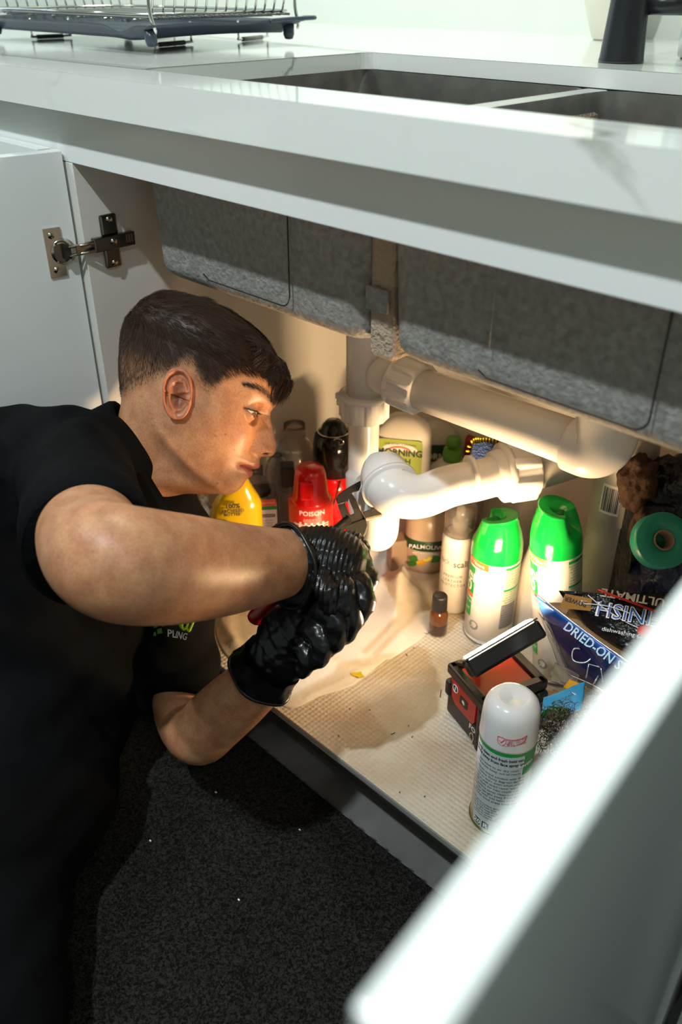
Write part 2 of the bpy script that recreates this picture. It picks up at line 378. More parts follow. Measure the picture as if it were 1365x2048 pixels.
for a, b in (((-4.26, -0.9, 0.95), (-4.19, -0.86, 2.1)), ((-4.26, 0.81, 0.95), (-4.19, 0.85, 2.1)), ((-4.26, -0.9, 0.95), (-4.19, 0.85, 0.99)), ((-4.26, -0.9, 2.06), (-4.19, 0.85, 2.1)), ((-4.25, -0.04, 0.99), (-4.2, 0.0, 2.06))): box(wf, a, b, 0.003)
win = struct('added_window_1', wf, M['white_paintwork'])  # unseen window, added to give the worktop a bluish reflection
gl = obj('pane', box(MB(), (-4.235, -0.86, 0.99), (-4.23, 0.81, 2.06)), c('added_window_glow', (0.5, 0.6, 0.7), 0.1, emis=(0.75, 0.9, 1.0), es=1.6), win)
# ceiling downlights: a trim ring and a lit lens each
for k, (x, lb) in enumerate(((-0.45, 'round recessed downlight above the open sink cupboard'), (-1.9, 'round recessed downlight above the left end of the worktop'), (1.0, 'round recessed downlight to the right of the tap'))):
    t = thing('ceiling_downlight', lb, 'downlight', (x, -1.05, 2.45))
    obj('trim_ring', tube(MB(), [(x + 0.062 * math.cos(a), -1.05 + 0.062 * math.sin(a), 2.447) for a in np.linspace(0, 2 * math.pi, 33)[:-1]], 0.006, 8, True), M['white_paintwork'], t)
    obj('lens', lathe(MB(), [(0.056, 2.4485), (0.056, 2.4445), (0, 2.4445)], 32, (x, -1.05, 0)), M['lamp_off'], t)

# ------------------------------------------------------------------ worktop with sink cut-out
def rr_hole_slab(mb, x0, x1, y0, y1, hx0, hx1, hy0, hy1, r, z0, z1):
    k = 6; inner = rrect(hx1 - hx0, hy1 - hy0, r, k); cx, cy = (hx0 + hx1) / 2, (hy0 + hy1) / 2
    inner = [(cx + a, cy + b) for a, b in inner]; n = len(inner)
    outer = []
    for (x, y) in inner:   # push to outer rectangle by quadrant
        q = int(inner.index((x, y)) // (k + 1))
    corners = [(x1, y1), (x0, y1), (x0, y0), (x1, y0)]
    v = []; f = []
    for z in (z0, z1):
        v += [(x, y, z) for x, y in inner] + [(x, y, z) for x, y in corners]
    m = n + 4
    for lvl, flip in ((0, True), (1, False)):
        o = lvl * m
        for q in range(4):
            ids = [q * (k + 1) + i for i in range(k + 1)]
            for i in range(k):
                t = (o + ids[i], o + ids[i + 1], o + n + q); f.append(t if flip else t[::-1])
            a = q * (k + 1) + k; b = ((q + 1) % 4) * (k + 1)
            t = (o + a, o + b, o + n + (q + 1) % 4, o + n + q); f.append(t if flip else t[::-1])
    for i in range(n): f.append((i, (i + 1) % n, m + (i + 1) % n, m + i))
    for q in range(4): a, b = n + q, n + (q + 1) % 4; f.append((b, a, m + a, m + b))
    mb.add(np.array(v), f, False)
wt = thing('worktop', 'thick white quartz kitchen worktop with a rectangular sink cut-out', 'worktop', (-1.0, 0.5, ZT))
m1 = MB(); rr_hole_slab(m1, -4.19, 3.19, 0.0, 1.06, -0.953, -0.205, 0.086, 0.476, 0.022, 0.879, ZT)
slab = obj('slab', m1, M['quartz'], wt)
at_ = slab.data.attributes.new('bevel_weight_edge', 'FLOAT', 'EDGE')
for e_ in slab.data.edges:
    za, zb = (slab.data.vertices[i].co.z for i in e_.vertices); at_.data[e_.index].value = 1.0 if min(za, zb) > ZT - 0.001 else 0.0
bv = slab.modifiers.new('b', 'BEVEL'); bv.width = 0.0025; bv.segments = 3; bv.limit_method = 'WEIGHT'
ap = obj('front_apron', box(MB(), (-4.19, 0.0, 0.860), (3.19, 0.020, 0.8790)), M['quartz'], wt)

# ------------------------------------------------------------------ sink cupboard carcase
XL, XR, YF, YB = -1.05, -0.114, 0.030, 0.615
cb = thing('sink_cupboard', 'white sink cupboard with both doors swung open, under the quartz worktop', 'cupboard', (-0.6, 0.3, 0.0))
obj('side_panel', box(MB(), (XL, YF, 0.095), (XL + 0.016, YB, 0.7945), 0.0006), M['melamine'], cb); obj('top_batten', box(MB(), (XL, YF + 0.0165, 0.7946), (XL + 0.016, YB, 0.855), 0.0006), M['melamine'], cb)
obj('side_panel', box(MB(), (XR - 0.016, YF, 0.095), (XR, YB, 0.7945), 0.0006), M['melamine'], cb)
obj('back_panel', box(MB(), (XL + 0.0165, YB - 0.012, 0.1115), (XR - 0.0165, YB, 0.855)), M['melamine'], cb)
obj('base_panel', box(MB(), (XL + 0.0165, YF, 0.095), (XR - 0.0165, YB - 0.0125, 0.111), 0.0006), M['edge'], cb)
tag(obj('finger_pull_rail', box(MB(), (XL - 1.2, YF, 0.795), (XR + 0.5, YF + 0.016, 0.8595), 0.0008), M['gloss']), 'long glossy white rail running under the worktop edge', 'rail')
tag(obj('kick_board', box(MB(), (-3.0, 0.082, 0.0), (-0.065, 0.098, 0.094)), M['kick']), 'recessed dark grey kick board under the cupboards', 'kick board')

def leaf(name, px, py, ang, width, z0, z1, th=0.018):
    """door leaf hinged at (px,py), pointing outward at angle ang (degrees from -Y, + = towards +X)"""
    a = math.radians(ang); d = np.array([math.sin(a), -math.cos(a), 0]); n = np.array([d[1], -d[0], 0])
    return d, n
def door(label, px, py, ang, width, side, z0=0.106, z1=0.808, th=0.018):
    a = math.radians(ang); d = np.array([math.sin(a), -math.cos(a), 0.0]); n = np.array([-d[1], d[0], 0.0])  # n: +X side for d=-Y
    R = np.stack([n, -d, np.array([0, 0, 1.0])], 1)  # local x=n, local y=-d, z
    mb = MB(); box(mb, (0, -width, z0), (th * side, 0, z1), 0.0012, (px, py, 0), R)
    return mb, d, n, R
# left door, open about 100 degrees
doorL, dL, nL, RL = door('', -1.048, 0.026, -10.0, 0.460, -1)
tl = thing('cupboard_door', 'white cupboard door swung open on the left, with a metal hinge', 'door', (-1.055, 0.02, 0.106))
obj('door_leaf', doorL, M['gloss'], tl)
# right door, open about 85 degrees, close to the lens
doorR, dR, nR, RR_ = door('', -0.1165, -0.001, 6.2, 0.465, 1)
tr = thing('cupboard_door', 'white cupboard door standing open in the right foreground, blurred', 'door', (-0.145, 0.02, 0.106))
dl = obj('door_leaf', doorR, M['gloss'], tr)

# concealed hinge on the left door: cup and wings on the leaf, arm and plate on the side panel
def HL(u, w, z): # u along leaf outwards, w off inner face
    return np.array([-1.048, 0.026, 0]) + dL * u + nL * w + np.array([0, 0, z])
zc = 0.688
hm = MB(); prism(hm, [(-0.011, -0.031), (0.011, -0.031), (0.011, 0.031), (-0.011, 0.031)], 0.0002, 0.0022, HL(0.030, 0, zc), dL, np.array([0, 0, 1.0]), nL)
hinge_wing = obj('hinge_plate', hm, M['nickel'], tl)
cup = MB(); tube(cup, [HL(0.019, -0.001, zc), HL(0.019, 0.0036, zc)], 0.0165, 28)
obj('hinge_cup', cup, M['nickel'], tl)
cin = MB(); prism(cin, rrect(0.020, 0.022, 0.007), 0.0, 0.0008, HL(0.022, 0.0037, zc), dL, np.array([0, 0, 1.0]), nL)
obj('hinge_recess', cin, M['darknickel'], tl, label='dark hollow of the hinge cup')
ring = MB(); tube(ring, [HL(0.022 + 0.0125 * math.cos(a), 0.0038, zc + 0.0145 * math.sin(a)) for a in np.linspace(0.9, 2 * math.pi - 0.9, 22)], 0.0008, 6)
obj('hinge_rim', ring, M['nickel'], tl)
for dz in (-0.022, 0.022):
    s = MB(); tube(s, [HL(0.032, 0.002, zc + dz), HL(0.032, 0.0032, zc + dz)], 0.0042, 16)
    so = obj('screw', s, M['nickel'], tl)
    q = MB()
    for an in (0, math.pi / 2):
        e = dL * math.cos(an) + np.array([0, 0, 1.0]) * math.sin(an)
        tube(q, [HL(0.032, 0.0033, zc + dz) - e * 0.0022, HL(0.032, 0.0033, zc + dz) + e * 0.0022], 0.0005, 5)
    q2 = obj('screw_slot', q, M['darknickel'], so); 
# knuckle and arm
A0 = HL(0.019, 0.007, zc); A1 = np.array([XL + 0.028, 0.038, zc + 0.006]); A2 = np.array([XL + 0.026, 0.100, zc + 0.010])
kn = MB(); prism(kn, [(-0.004, -0.0085), (0.005, -0.0085), (0.005, 0.0085), (-0.004, 0.0085)], 0.0, 0.008, HL(0.016, 0.003, zc), dL, np.array([0, 0, 1.0]), nL)
obj('hinge_knuckle', kn, M['blackmetal'], tl)
ln = MB(); Z3 = np.array([0, 0, 1.0])
for s_ in (-1, 1):
    tube(ln, [A0 + Z3 * 0.006 * s_, (A0 + A1) / 2 + Z3 * 0.005 * s_ + np.array([0.003, 0, 0]), A1 + Z3 * 0.0055 * s_], 0.0022, 8)
box(ln, A0 * 0.35 + A1 * 0.65 - [0.001, 0.012, 0.0055], A0 * 0.35 + A1 * 0.65 + [0.001, 0.012, 0.0055])
obj('hinge_link', ln, M['nickel'], tl)
arm = MB(); dA = A2 - A1
hb = MB(); box(hb, A1 + [-0.010, 0.0, -0.0095], A2 + [0.001, 0.0, 0.0045], 0.0015)
hinge = thing('hinge_mount', 'dark metal hinge arm screwed to the left inner side of the cupboard', 'hinge', (XL + 0.016, 0.065, 0.688))
obj('hinge_arm', hb, M['darknickel'], hinge)
mp = MB()
for s_ in (-1, 1):
    box(mp, (XL + 0.0162, 0.054, 0.694 + s_ * 0.021 - 0.0135), (XL + 0.022, 0.079, 0.694 + s_ * 0.021 + 0.0135), 0.003)
obj('mounting_plate', mp, M['darknickel'], hinge)
for (y, z, w) in ((0.0665, 0.722, 0.0058), (0.0665, 0.666, 0.0058)):
    s = MB(); tube(s, [(XL + 0.0215, y, z), (XL + 0.0235, y, z)], 0.0045, 16); obj('screw', s, M['nickel'], hinge)
s = MB(); tube(s, [(XL + 0.0265, 0.066, 0.695), (XL + 0.029, 0.066, 0.695)], 0.0045, 16); obj('screw', s, M['nickel'], hinge, label='bright adjusting screw in the arm')
rb = MB()
for k in range(3): box(rb, (XL + 0.027, 0.086 + 0.004 * k, 0.690), (XL + 0.0285, 0.0875 + 0.004 * k, 0.7005))
obj('rib', rb, M['nickel'], hinge)

# neighbouring units
nb = thing('left_base_cupboard', 'closed white base cupboard left of the open sink cupboard', 'cupboard', (-1.4, 0.3, 0.0))
obj('side_panel', box(MB(), (XL - 0.0165, YF, 0.095), (XL - 0.0005, YB, 0.794)), M['melamine'], nb)
obj('cupboard_front', box(MB(), (-1.80, 0.010, 0.106), (XL - 0.030, 0.028, 0.808), 0.001), M['gloss'], nb)
nr = thing('right_base_cupboard', 'narrow white base cupboard to the right of the open sink cupboard', 'cupboard', (0.0, 0.3, 0.0))
obj('side_panel', box(MB(), (XR + 0.0005, YF, 0.095), (XR + 0.0165, YB, 0.794)), M['melamine'], nr)
obj('filler_strip', box(MB(), (XR + 0.003, 0.002, 0.106), (XR + 0.019, 0.0295, 0.79), 0.001), M['gloss'], nr)
obj('filler_strip', box(MB(), (XR + 0.031, 0.002, 0.106), (XR + 0.050, 0.0295, 0.79), 0.001), M['gloss'], nr)
dw = thing('dishwasher', 'black dishwasher front beside the narrow right-hand cupboard', 'dishwasher', (0.25, 0.3, 0.0))
obj('front_panel', box(MB(), (-0.062, -0.004, 0.10), (0.50, 0.0295, 0.79), 0.004), M['black'], dw)
obj('handle', tube(MB(), [(0.05, -0.03, 0.74), (0.45, -0.03, 0.74)], 0.008, 12), M['nickel'], dw)
obj('tub', box(MB(), (-0.058, 0.03, 0.0), (0.50, 0.60, 0.79)), M['kick'], dw)

# ------------------------------------------------------------------ double bowl sink
def bowl(x0, x1, y0, y1, zt, zb, r, t):
    """open rounded box: outer (t=0) or inner offset shell as loft of rounded rectangles"""
    mb = MB(); k = 5; rings = []
    prof = [(0.0, zt), (0.003, (zt + zb) / 2), (0.006, zb + r), (0.006 + r * 0.08, zb + r * 0.62), (0.006 + r * 0.3, zb + r * 0.3), (0.006 + r * 0.62, zb + r * 0.08), (0.006 + r, zb)]
    for o, z in prof:
        pts = rrect(x1 - x0 - 2 * o, y1 - y0 - 2 * o, max(0.028 - o * 0.3, 0.006), k)
        rings.append([((x0 + x1) / 2 + a, (y0 + y1) / 2 + b, z) for a, b in pts])
    n = len(rings[0]); v = np.array([p for q in rings for p in q]); f = []
    for i in range(len(rings) - 1):
        for j in range(n): f.append((i * n + j, (i + 1) * n + j, (i + 1) * n + (j + 1) % n, i * n + (j + 1) % n))
    f.append(tuple((len(rings) - 1) * n + j for j in range(n))[::-1])
    mb.add(v, f, True); return mb
sk = thing('double_sink', 'double bowl stainless steel sink hung under the worktop, grey coated outside', 'sink', (-0.55, 0.28, 0.655))
BW = ((-0.978, -0.588), (-0.566, -0.182))
for k, (a, b) in enumerate(BW):
    sh = obj('bowl', bowl(a + 0.004, b - 0.004, 0.093, 0.471, 0.8785, 0.662, 0.018, 0), M['steel'], sk)
    so = obj('sound_coating', bowl(a, b, 0.089, 0.475, 0.878, 0.655, 0.020, 0), M['coating'], sk, label='dimpled grey coating on the outside of the bowl')
    # drain in the bowl
    cxb = (-0.767, -0.405)[k]
    obj('drain_strainer', lathe(MB(), [(0.045, 0.6625), (0.045, 0.6645), (0.030, 0.6645), (0.026, 0.6630), (0, 0.6630)], 28, (cxb, 0.291, 0)), M['steel'], sk)
obj('divider', box(MB(), (-0.592, 0.092, 0.868), (-0.562, 0.472, 0.8785), 0.003), c('bright_steel', (0.62, 0.61, 0.58), 0.25, metal=0.9), sk)
def pad_front(x0, x1, z0, z1, r=0.014):
    m = MB(); P = [(x1 + 0.0005, 0.0883, z1), (x1, 0.0883, z0 + r * 2)] + [(x1 - r + r * math.cos(t), 0.0883, z0 + r - r * math.sin(t)) for t in np.linspace(0, math.pi / 2, 6)] + [(x0 + 0.01, 0.0883, z0 + 0.0005), (x0, 0.0883, z0 + 0.006)]
    tube(m, P, 0.0009, 6); return m
obj('pad_outline', pad_front(-0.860, -0.702, 0.675, 0.83), M['black'], sk, label='thin dark outline pressed into the coating')
obj('pad_outline', pad_front(-0.440, -0.268, 0.672, 0.83), M['black'], sk, label='thin dark outline pressed into the coating')
obj('pad_seam', tube(MB(), [(-0.43, 0.0885, 0.84), (-0.43, 0.0884, 0.70)], 0.0006, 5), M['coating'], sk)
obj('bridge_strap', box(MB(), (-0.592, 0.094, 0.700), (-0.562, 0.098, 0.724), 0.001), M['coating'], sk)
fm = MB(); box(fm, (-0.595, 0.103, 0.645), (-0.560, 0.46, 0.86), 0.006)
obj('foam_strip', fm, M['foam'], sk, label='rough beige foam filling the gap between the bowls')

# ------------------------------------------------------------------ shelf liner on the cupboard base, carpet on the floor
ml = MB(); box(ml, (XL + 0.018, 0.026, 0.1115), (XR - 0.018, YB - 0.014, 0.1135), 0.0006)
tag(obj('shelf_liner', ml, M['liner']), 'pale embossed non-slip liner covering the cupboard base', 'liner')
ll = MB(); box(ll, (XL + 0.018, 0.0255, 0.104), (XR - 0.018, 0.0285, 0.1113), 0.0006)
obj('base_lipping', ll, c('lipping_grey', (0.30, 0.295, 0.28), 0.4), cb, label='grey metal edging on the cupboard base')
cp = MB(); NXc, NYc = 90, 60
rot = math.radians(-1.5)
xs = np.linspace(-2.6, 0.9, NXc); ys = np.linspace(-2.0, 0.0, NYc); v = []
box(cp, (-2.6, -2.3, 0.0), (1.2, 0.026, 0.0085), 0.003)
cpo = tag(obj('carpet', cp, M['carpet']), 'charcoal looped carpet mat on the floor in front of the cupboard', 'carpet')
eg = MB(); 
for i in range(150):
    x = -2.4 + i * 0.022
    tube(eg, [(x, 0.0262, 0.004), (x + 0.013, 0.0272, 0.0088)], 0.0007, 4)
obj('edge_stitching', eg, M['kick'], cpo)
lt = MB()
for (px, py) in ((301, 1682), (478, 1800), (432, 1585), (600, 1660)):
    p = at(px, py, 1.0); t_ = (0.0092 - CAM[2]) / (p - CAM)[2]; p = CAM + (p - CAM) * t_
    box(lt, p - [0.0016, 0.001, 0], p + [0.0016, 0.001, 0.001], 0.0003)
tag(obj('lint', lt, M['print_white']), 'specks of pale lint scattered on the charcoal carpet', 'lint', kind='stuff')

# ------------------------------------------------------------------ tap, pot, marble block
tp = thing('kitchen_tap', 'matt black mixer tap standing behind the sink', 'tap', (-0.598, 0.570, ZT))
obj('tap_body', lathe(MB(), [(0.0275, 0.9002), (0.0275, 0.903), (0.0268, 0.906), (0.0215, 0.985), (0.0200, 1.05), (0.0185, 1.16), (0.014, 1.19), (0.012, 1.30)], 48, (-0.604, 0.564, 0)), M['blackmetal'], tp)
obj('tap_spout', tube(MB(), smooth_path([(-0.598, 0.570, 1.28), (-0.598, 0.570, 1.36), (-0.598, 0.51, 1.43), (-0.598, 0.42, 1.43), (-0.598, 0.36, 1.36), (-0.598, 0.355, 1.27)], 6), 0.0118, 20), M['blackmetal'], tp)
lev = MB(); tube(lev, [(-0.590, 0.574, 0.963), (-0.566, 0.588, 0.963), (-0.541, 0.604, 0.963)], 0.0120, 24, round_ends=False)
obj('lever_hub', lev, M['blackmetal'], tp)
lv2 = MB(); tube(lv2, [(-0.540, 0.605, 0.963), (-0.506, 0.624, 0.963), (-0.40, 0.69, 0.966)], 0.0132, 24, round_ends=True)
obj('lever', lv2, M['blackmetal'], tp)
pt = tag(obj('ceramic_pot', lathe(MB(), [(0.030, 0.9003), (0.034, 0.903), (0.044, 0.93), (0.056, 0.965), (0.064, 1.01), (0.067, 1.06), (0.064, 1.062), (0.058, 1.02), (0.03, 0.93), (0, 0.92)], 44, (-0.86, 0.985, 0)), M['cream']), 'round cream ceramic pot against the back wall behind the tap', 'pot')
mbk = thing('marble_holder', 'pale marbled holder at the right edge behind the sink', 'holder', (-0.545, 0.70, ZT))
h1 = MB(); lathe(h1, [(0.0435, 0.902), (0.045, 0.906), (0.045, 1.08), (0.043, 1.085), (0.039, 1.083), (0.038, 0.92), (0, 0.92)], 44, (-0.549, 0.701, 0))
obj('holder_body', h1, M['marble'], mbk)
obj('felt_base', lathe(MB(), [(0.040, 0.9002), (0.040, 0.902)], 36, (-0.549, 0.701, 0)), M['black'], mbk)

# ------------------------------------------------------------------ dish rack over a drip tray
TX0, TX1, TY0, TY1 = -1.62, -1.122, 0.220, 0.508
TZ = 0.0080
tyr = thing('drip_tray', 'dark navy ribbed drip tray held under the wire dish rack', 'tray', (-1.45, 0.44, 0.905))
trm = MB(); NX, NY = 60, 48; V = []; Fc = []
def trayz(u, v_):
    e = min(u, 1 - u, v_, 1 - v_); z = 0.9105 + TZ + 0.003 * math.sin(v_ * 3.0)
    if e < 0.06: z += 0.0165 * (1 - e / 0.06) ** 0.8
    rib = 0.0022 * (0.5 + 0.5 * math.cos(v_ * math.pi * 2 * 11)) if 0.08 < v_ < 0.92 and 0.06 < u < 0.80 else 0
    spout = math.exp(-((v_ - 0.55) / 0.16) ** 2) * (1 - min(1, (1 - u) / 0.06)) * 0.011 if u > 0.9 else 0
    spf = math.exp(-((u - 0.86) / 0.055) ** 2) * (1 - min(1, v_ / 0.08)) * 0.009
    return z + rib - spout * 0.3 - spf
for s_ in (0, 1):
    for i in range(NX + 1):
        for j in range(NY + 1):
            u, v_ = i / NX, j / NY
            V.append((TX0 + (TX1 - TX0) * u, TY0 + (TY1 - TY0) * v_, trayz(u, v_) - 0.0022 * s_))
nn = (NX + 1) * (NY + 1)
for i in range(NX):
    for j in range(NY):
        a = i * (NY + 1) + j; q = (a, a + NY + 1, a + NY + 2, a + 1); Fc.append(q); Fc.append(tuple(nn + t for t in q[::-1]))
edge = [i * (NY + 1) for i in range(NX + 1)] + [NX * (NY + 1) + j for j in range(1, NY + 1)] + [i * (NY + 1) + NY for i in range(NX - 1, -1, -1)] + [j for j in range(NY - 1, 0, -1)]
for a, b in zip(edge, edge[1:] + edge[:1]): Fc.append((a, nn + a, nn + b, b))
trm.add(V, Fc, True); obj('tray_body', trm, M['tray'], tyr)
# rolled corner lip and pouring lip
lp = MB(); tube(lp, smooth_path([(TX1 + 0.001, TY1 - 0.07, 0.9275 + TZ), (TX1 + 0.006, TY1 - 0.03, 0.929 + TZ), (TX1 + 0.012, TY1 + 0.012, 0.930 + TZ), (TX1 - 0.02, TY1 + 0.016, 0.929 + TZ)], 5), [0.003] * 16, 8)
obj('corner_lip', lp, M['tray'], tyr)
for (x, y) in ((TX1 - 0.012, TY0 + 0.012), (TX0 + 0.03, TY0 + 0.012), (TX1 - 0.014, TY1 - 0.02), (TX0 + 0.03, TY1 - 0.02)):
    obj('tray_lug', lathe(MB(), [(0.0, 0.9045 + 0.004), (0.006, 0.9095), (0.0085, 0.9155), (0.0085, 0.929)], 16, (x, y, 0)), M['tray'], tyr)
rk = thing('wire_dish_rack', 'chrome wire dish rack standing on the worktop at the left', 'dish rack', (-1.45, 0.44, ZT))
wr = 0.0019
for (x0, y0, x1, y1) in ((-1.245, 0.312, -1.268, 0.398), (-1.262, 0.490, -1.300, 0.585), (-1.572, 0.285, -1.572, 0.358), (-1.52, 0.50, -1.57, 0.58)):
    z0 = 0.9035; f_ = MB()
    tube(f_, smooth_path([(x0, y0, 0.932), (x0, y0, 0.908), (x0 + (x1 - x0) * 0.06, y0 + (y1 - y0) * 0.06, z0 + 0.0005), (x1 - (x1 - x0) * 0.06, y1 - (y1 - y0) * 0.06, z0 + 0.0005), (x1, y1, 0.908), (x1, y1, 0.932)], 5), wr, 10)
    fo = obj('wire_foot', f_, M['chrome'], rk)
    s_ = MB(); tube(s_, [(x0 + (x1 - x0) * 0.12, y0 + (y1 - y0) * 0.12, z0 + 0.0002), (x1 - (x1 - x0) * 0.2, y1 - (y1 - y0) * 0.2, z0 + 0.0002)], 0.0034, 12)
    obj('rubber_sleeve', s_, M['rubber'], fo)
fr = MB()
for (x, y) in ((TX1 - 0.004, TY0 + 0.012), (TX1 - 0.02, TY1 + 0.004), (TX0 + 0.01, TY0 + 0.0), (TX0 + 0.02, TY1 + 0.004)):
    p = MB(); s_ = -1 if x > -1.5 else 1
    tube(p, smooth_path([(x + 0.012 * s_, y, 1.10), (x + 0.005 * s_, y, 0.99), (x + 0.002 * s_, y - 0.002, 0.952), (x, y + 0.002, 0.930), (x - 0.006 * s_ * -1, y + 0.006, 0.9235)], 6), 0.0027, 10)
    obj('corner_post', p, M['chrome'], rk)
bz = 0.9470
bs = MB(); tube(bs, [(TX0 + 0.02, TY0 + 0.02, bz), (TX1 - 0.02, TY0 + 0.02, bz), (TX1 - 0.03, TY1 - 0.01, bz), (TX0 + 0.02, TY1 - 0.01, bz)], 0.002, 8, True)
obj('basket_frame', bs, M['chrome'], rk)
for k in range(14):
    y = TY0 + 0.026 + k * 0.0185; w = MB()
    tube(w, smooth_path([(TX1 - 0.008, y, 1.01), (TX1 - 0.022, y, 0.958), (TX1 - 0.03, y, 0.945), (TX1 - 0.045, y, 0.943), (TX0 + 0.035, y, 0.943), (TX0 + 0.02, y, 0.945), (TX0 + 0.008, y, 1.01)], 3), 0.0016, 7)
    obj('basket_wire', w, M['chrome'], rk)
for k in range(6):
    x = TX0 + 0.06 + k * 0.075
    obj('cross_wire', tube(MB(), [(x, TY0 + 0.02, 0.9402), (x, TY1 - 0.01, 0.9402)], 0.0016, 7), M['chrome'], rk)
# ================================================================== waste pipes under the sink
wp = thing('waste_pipe', 'white plastic drain pipes, trap and ribbed nuts hanging under the sink', 'pipe', (-0.6, 0.28, 0.53))
TX, TYY = -0.772, 0.286
def nut(mb, P0, P1, r, ribs=10, flange=0.0):
    P0 = np.array(P0, float); P1 = np.array(P1, float)
    def rf(a, i): return 1 + 0.06 * (np.maximum(0, np.cos(a * ribs)) ** 0.35 * 2 - 1)
    t = [0.0, 0.02, 0.08, 0.5, 0.92, 0.98, 1.0]
    tube(mb, [P0 + (P1 - P0) * q for q in t], [r * 0.90, r * 0.96, r, r * 1.0, r, r * 0.96, r * 0.9], 120, rfun=lambda a, i: rf(a, i) if 1 < i < 5 else np.ones_like(a))
    if flange: tube(mb, [P0 - (P1 - P0) * 0.10, P0 + (P1 - P0) * 0.10], r * flange, 48)
m = MB()
tube(m, [(TX, TYY, 0.655), (TX, TYY, 0.648)], 0.040, 40); tube(m, [(TX, TYY, 0.648), (TX, TYY, 0.480)], 0.0262, 40)
obj('drain_tee', m, M['pvc'], wp)
m = MB(); tube(m, smooth_path([(TX, TYY, 0.527), (TX + 0.045, TYY + 0.001, 0.525), (TX + 0.068, TYY + 0.002, 0.525)], 5), [0.018] * 3 + [0.026] * 5 + [0.028] * 3, 36)
obj('tee_branch', m, M['pvc'], wp)
m = MB(); tube(m, smooth_path([(TX - 0.008, TYY - 0.006, 0.640), (TX - 0.028, TYY - 0.014, 0.630), (TX - 0.036, TYY - 0.018, 0.612), (TX - 0.018, TYY - 0.01, 0.585), (TX - 0.006, TYY - 0.004, 0.57)], 5), [0.012] * 21, 12)
obj('overflow_spigot', m, M['pvc'], wp)
m = MB(); nut(m, (TX + 0.062, TYY + 0.002, 0.526), (TX + 0.104, TYY + 0.003, 0.524), 0.0345, 11, 1.0); obj('ribbed_nut', m, M['pvc'], wp)
m = MB()
P = [(TX + 0.10, TYY + 0.003, 0.525), (-0.50, 0.294, 0.525), (-0.42, 0.296, 0.525)]
tube(m, P, [0.0278, 0.0278, 0.0282], 44)
obj('cross_pipe', m, M['pvc'], wp)
m = MB(); P = smooth_path([(-0.446, 0.296, 0.526), (-0.418, 0.296, 0.527), (-0.405, 0.297, 0.541), (-0.405, 0.299, 0.565), (-0.405, 0.299, 0.60), (-0.405, 0.295, 0.655)], 7)
tube(m, P, [0.0282] + [0.0350] * (len(P) - 1), 40); obj('swept_elbow', m, M['pvc'], wp)
m = MB(); nut(m, (TX, TYY, 0.486), (TX, TYY, 0.450), 0.0345, 10, 1.04); obj('ribbed_nut', m, M['pvc'], wp)
for k in range(2):
    s_ = MB(); a_ = math.radians(200 + 8 * k); box(s_, (TX + 0.036 * math.cos(a_) - 0.006, TYY + 0.036 * math.sin(a_) - 0.006, 0.462 + 0.012 * k), (TX + 0.036 * math.cos(a_) + 0.006, TYY + 0.036 * math.sin(a_) + 0.006, 0.473 + 0.012 * k), 0.003)
    obj('nut_lug', s_, M['pvc'], wp)
BX, BY = -0.645, 0.186     # riser of the trap, before it is set back
SB = 1.055
def setback(mb):
    mb.v = [CAM + (v - CAM) * SB for v in mb.v]; return mb
def sbp(p): return CAM + (np.array(p, float) - CAM) * SB
m = MB(); P = smooth_path([(TX, TYY, 0.452), (TX, TYY, 0.40), (TX, TYY, 0.365), (TX + 0.016, TYY - 0.012, 0.325), sbp((BX, BY, .345)) * [.55, .55, 0] + np.array([TX, TYY, 0]) * .45 + [0, 0, .306], sbp((BX - 0.008, BY + 0.006, 0.350)), sbp((BX, BY, 0.382)), sbp((BX, BY, 0.407))], 7)
rr_ = [0.0225] * 15 + [0.0268] * (len(P) - 15)
tube(m, P, rr_, 40); obj('trap_bend', m, M['pvc'], wp)
m = MB(); nut(m, (BX, BY, 0.432), (BX, BY, 0.402), 0.0335, 10, 0.98); obj('ribbed_nut', setback(m), M['pvc'], wp)
# swivel elbow then long arm to the wall
AD = np.array([0.095, 0.150, 0.004]); AD /= np.linalg.norm(AD)
E1 = np.array([BX + 0.030, BY - 0.004, 0.462])
m = MB(); P = smooth_path([(BX, BY, 0.428), (BX, BY, 0.440), (BX + 0.002, BY, 0.449), (BX + 0.006, BY + 0.0, 0.456)], 5); tube(m, P, 0.0275, 40, round_ends=False)
tube(m, [np.array([BX + 0.000, BY, 0.446]), np.array([BX + 0.010, BY - 0.006, 0.452]), np.array([BX + 0.022, BY - 0.012, 0.449])], [0.024, 0.0315, 0.0325], 44, round_ends=True)
obj('swivel_elbow', setback(m), M['pvc'], wp)
m = MB(); q0 = np.array([BX + 0.016, BY - 0.009, 0.450]); q1 = np.array([BX + 0.031, BY - 0.017, 0.446]); tube(m, [q0 * .35 + q1 * .65, q1], 0.0368, 48); obj('swivel_collar', setback(m), M['pvc'], wp)
m = MB(); P = smooth_path([q1 - [0.004, -0.002, 0], q1 + [0.012, -0.002, -0.002], q1 + [0.034, 0.018, -0.006], q1 + AD * 0.070 + [0.010, 0, -0.004], q1 + AD * 0.110 + [0.008, 0, -0.002], q1 + AD * 0.150 + [0.006, 0, 0.003]], 7)
n_ = len(P); rr_ = np.interp(np.arange(n_), [0, 5, 14, 24, n_ - 1], [0.0335, 0.0315, 0.0275, 0.0265, 0.0262])
tube(m, P, rr_, 44); obj('trap_arm', setback(m), M['pvc'], wp)
e0 = P[-1]
m = MB(); tube(m, [P[-1] - AD * 0.052, P[-1] - AD * 0.046], 0.0275, 40); obj('arm_bead', setback(m), M['pvc'], wp)
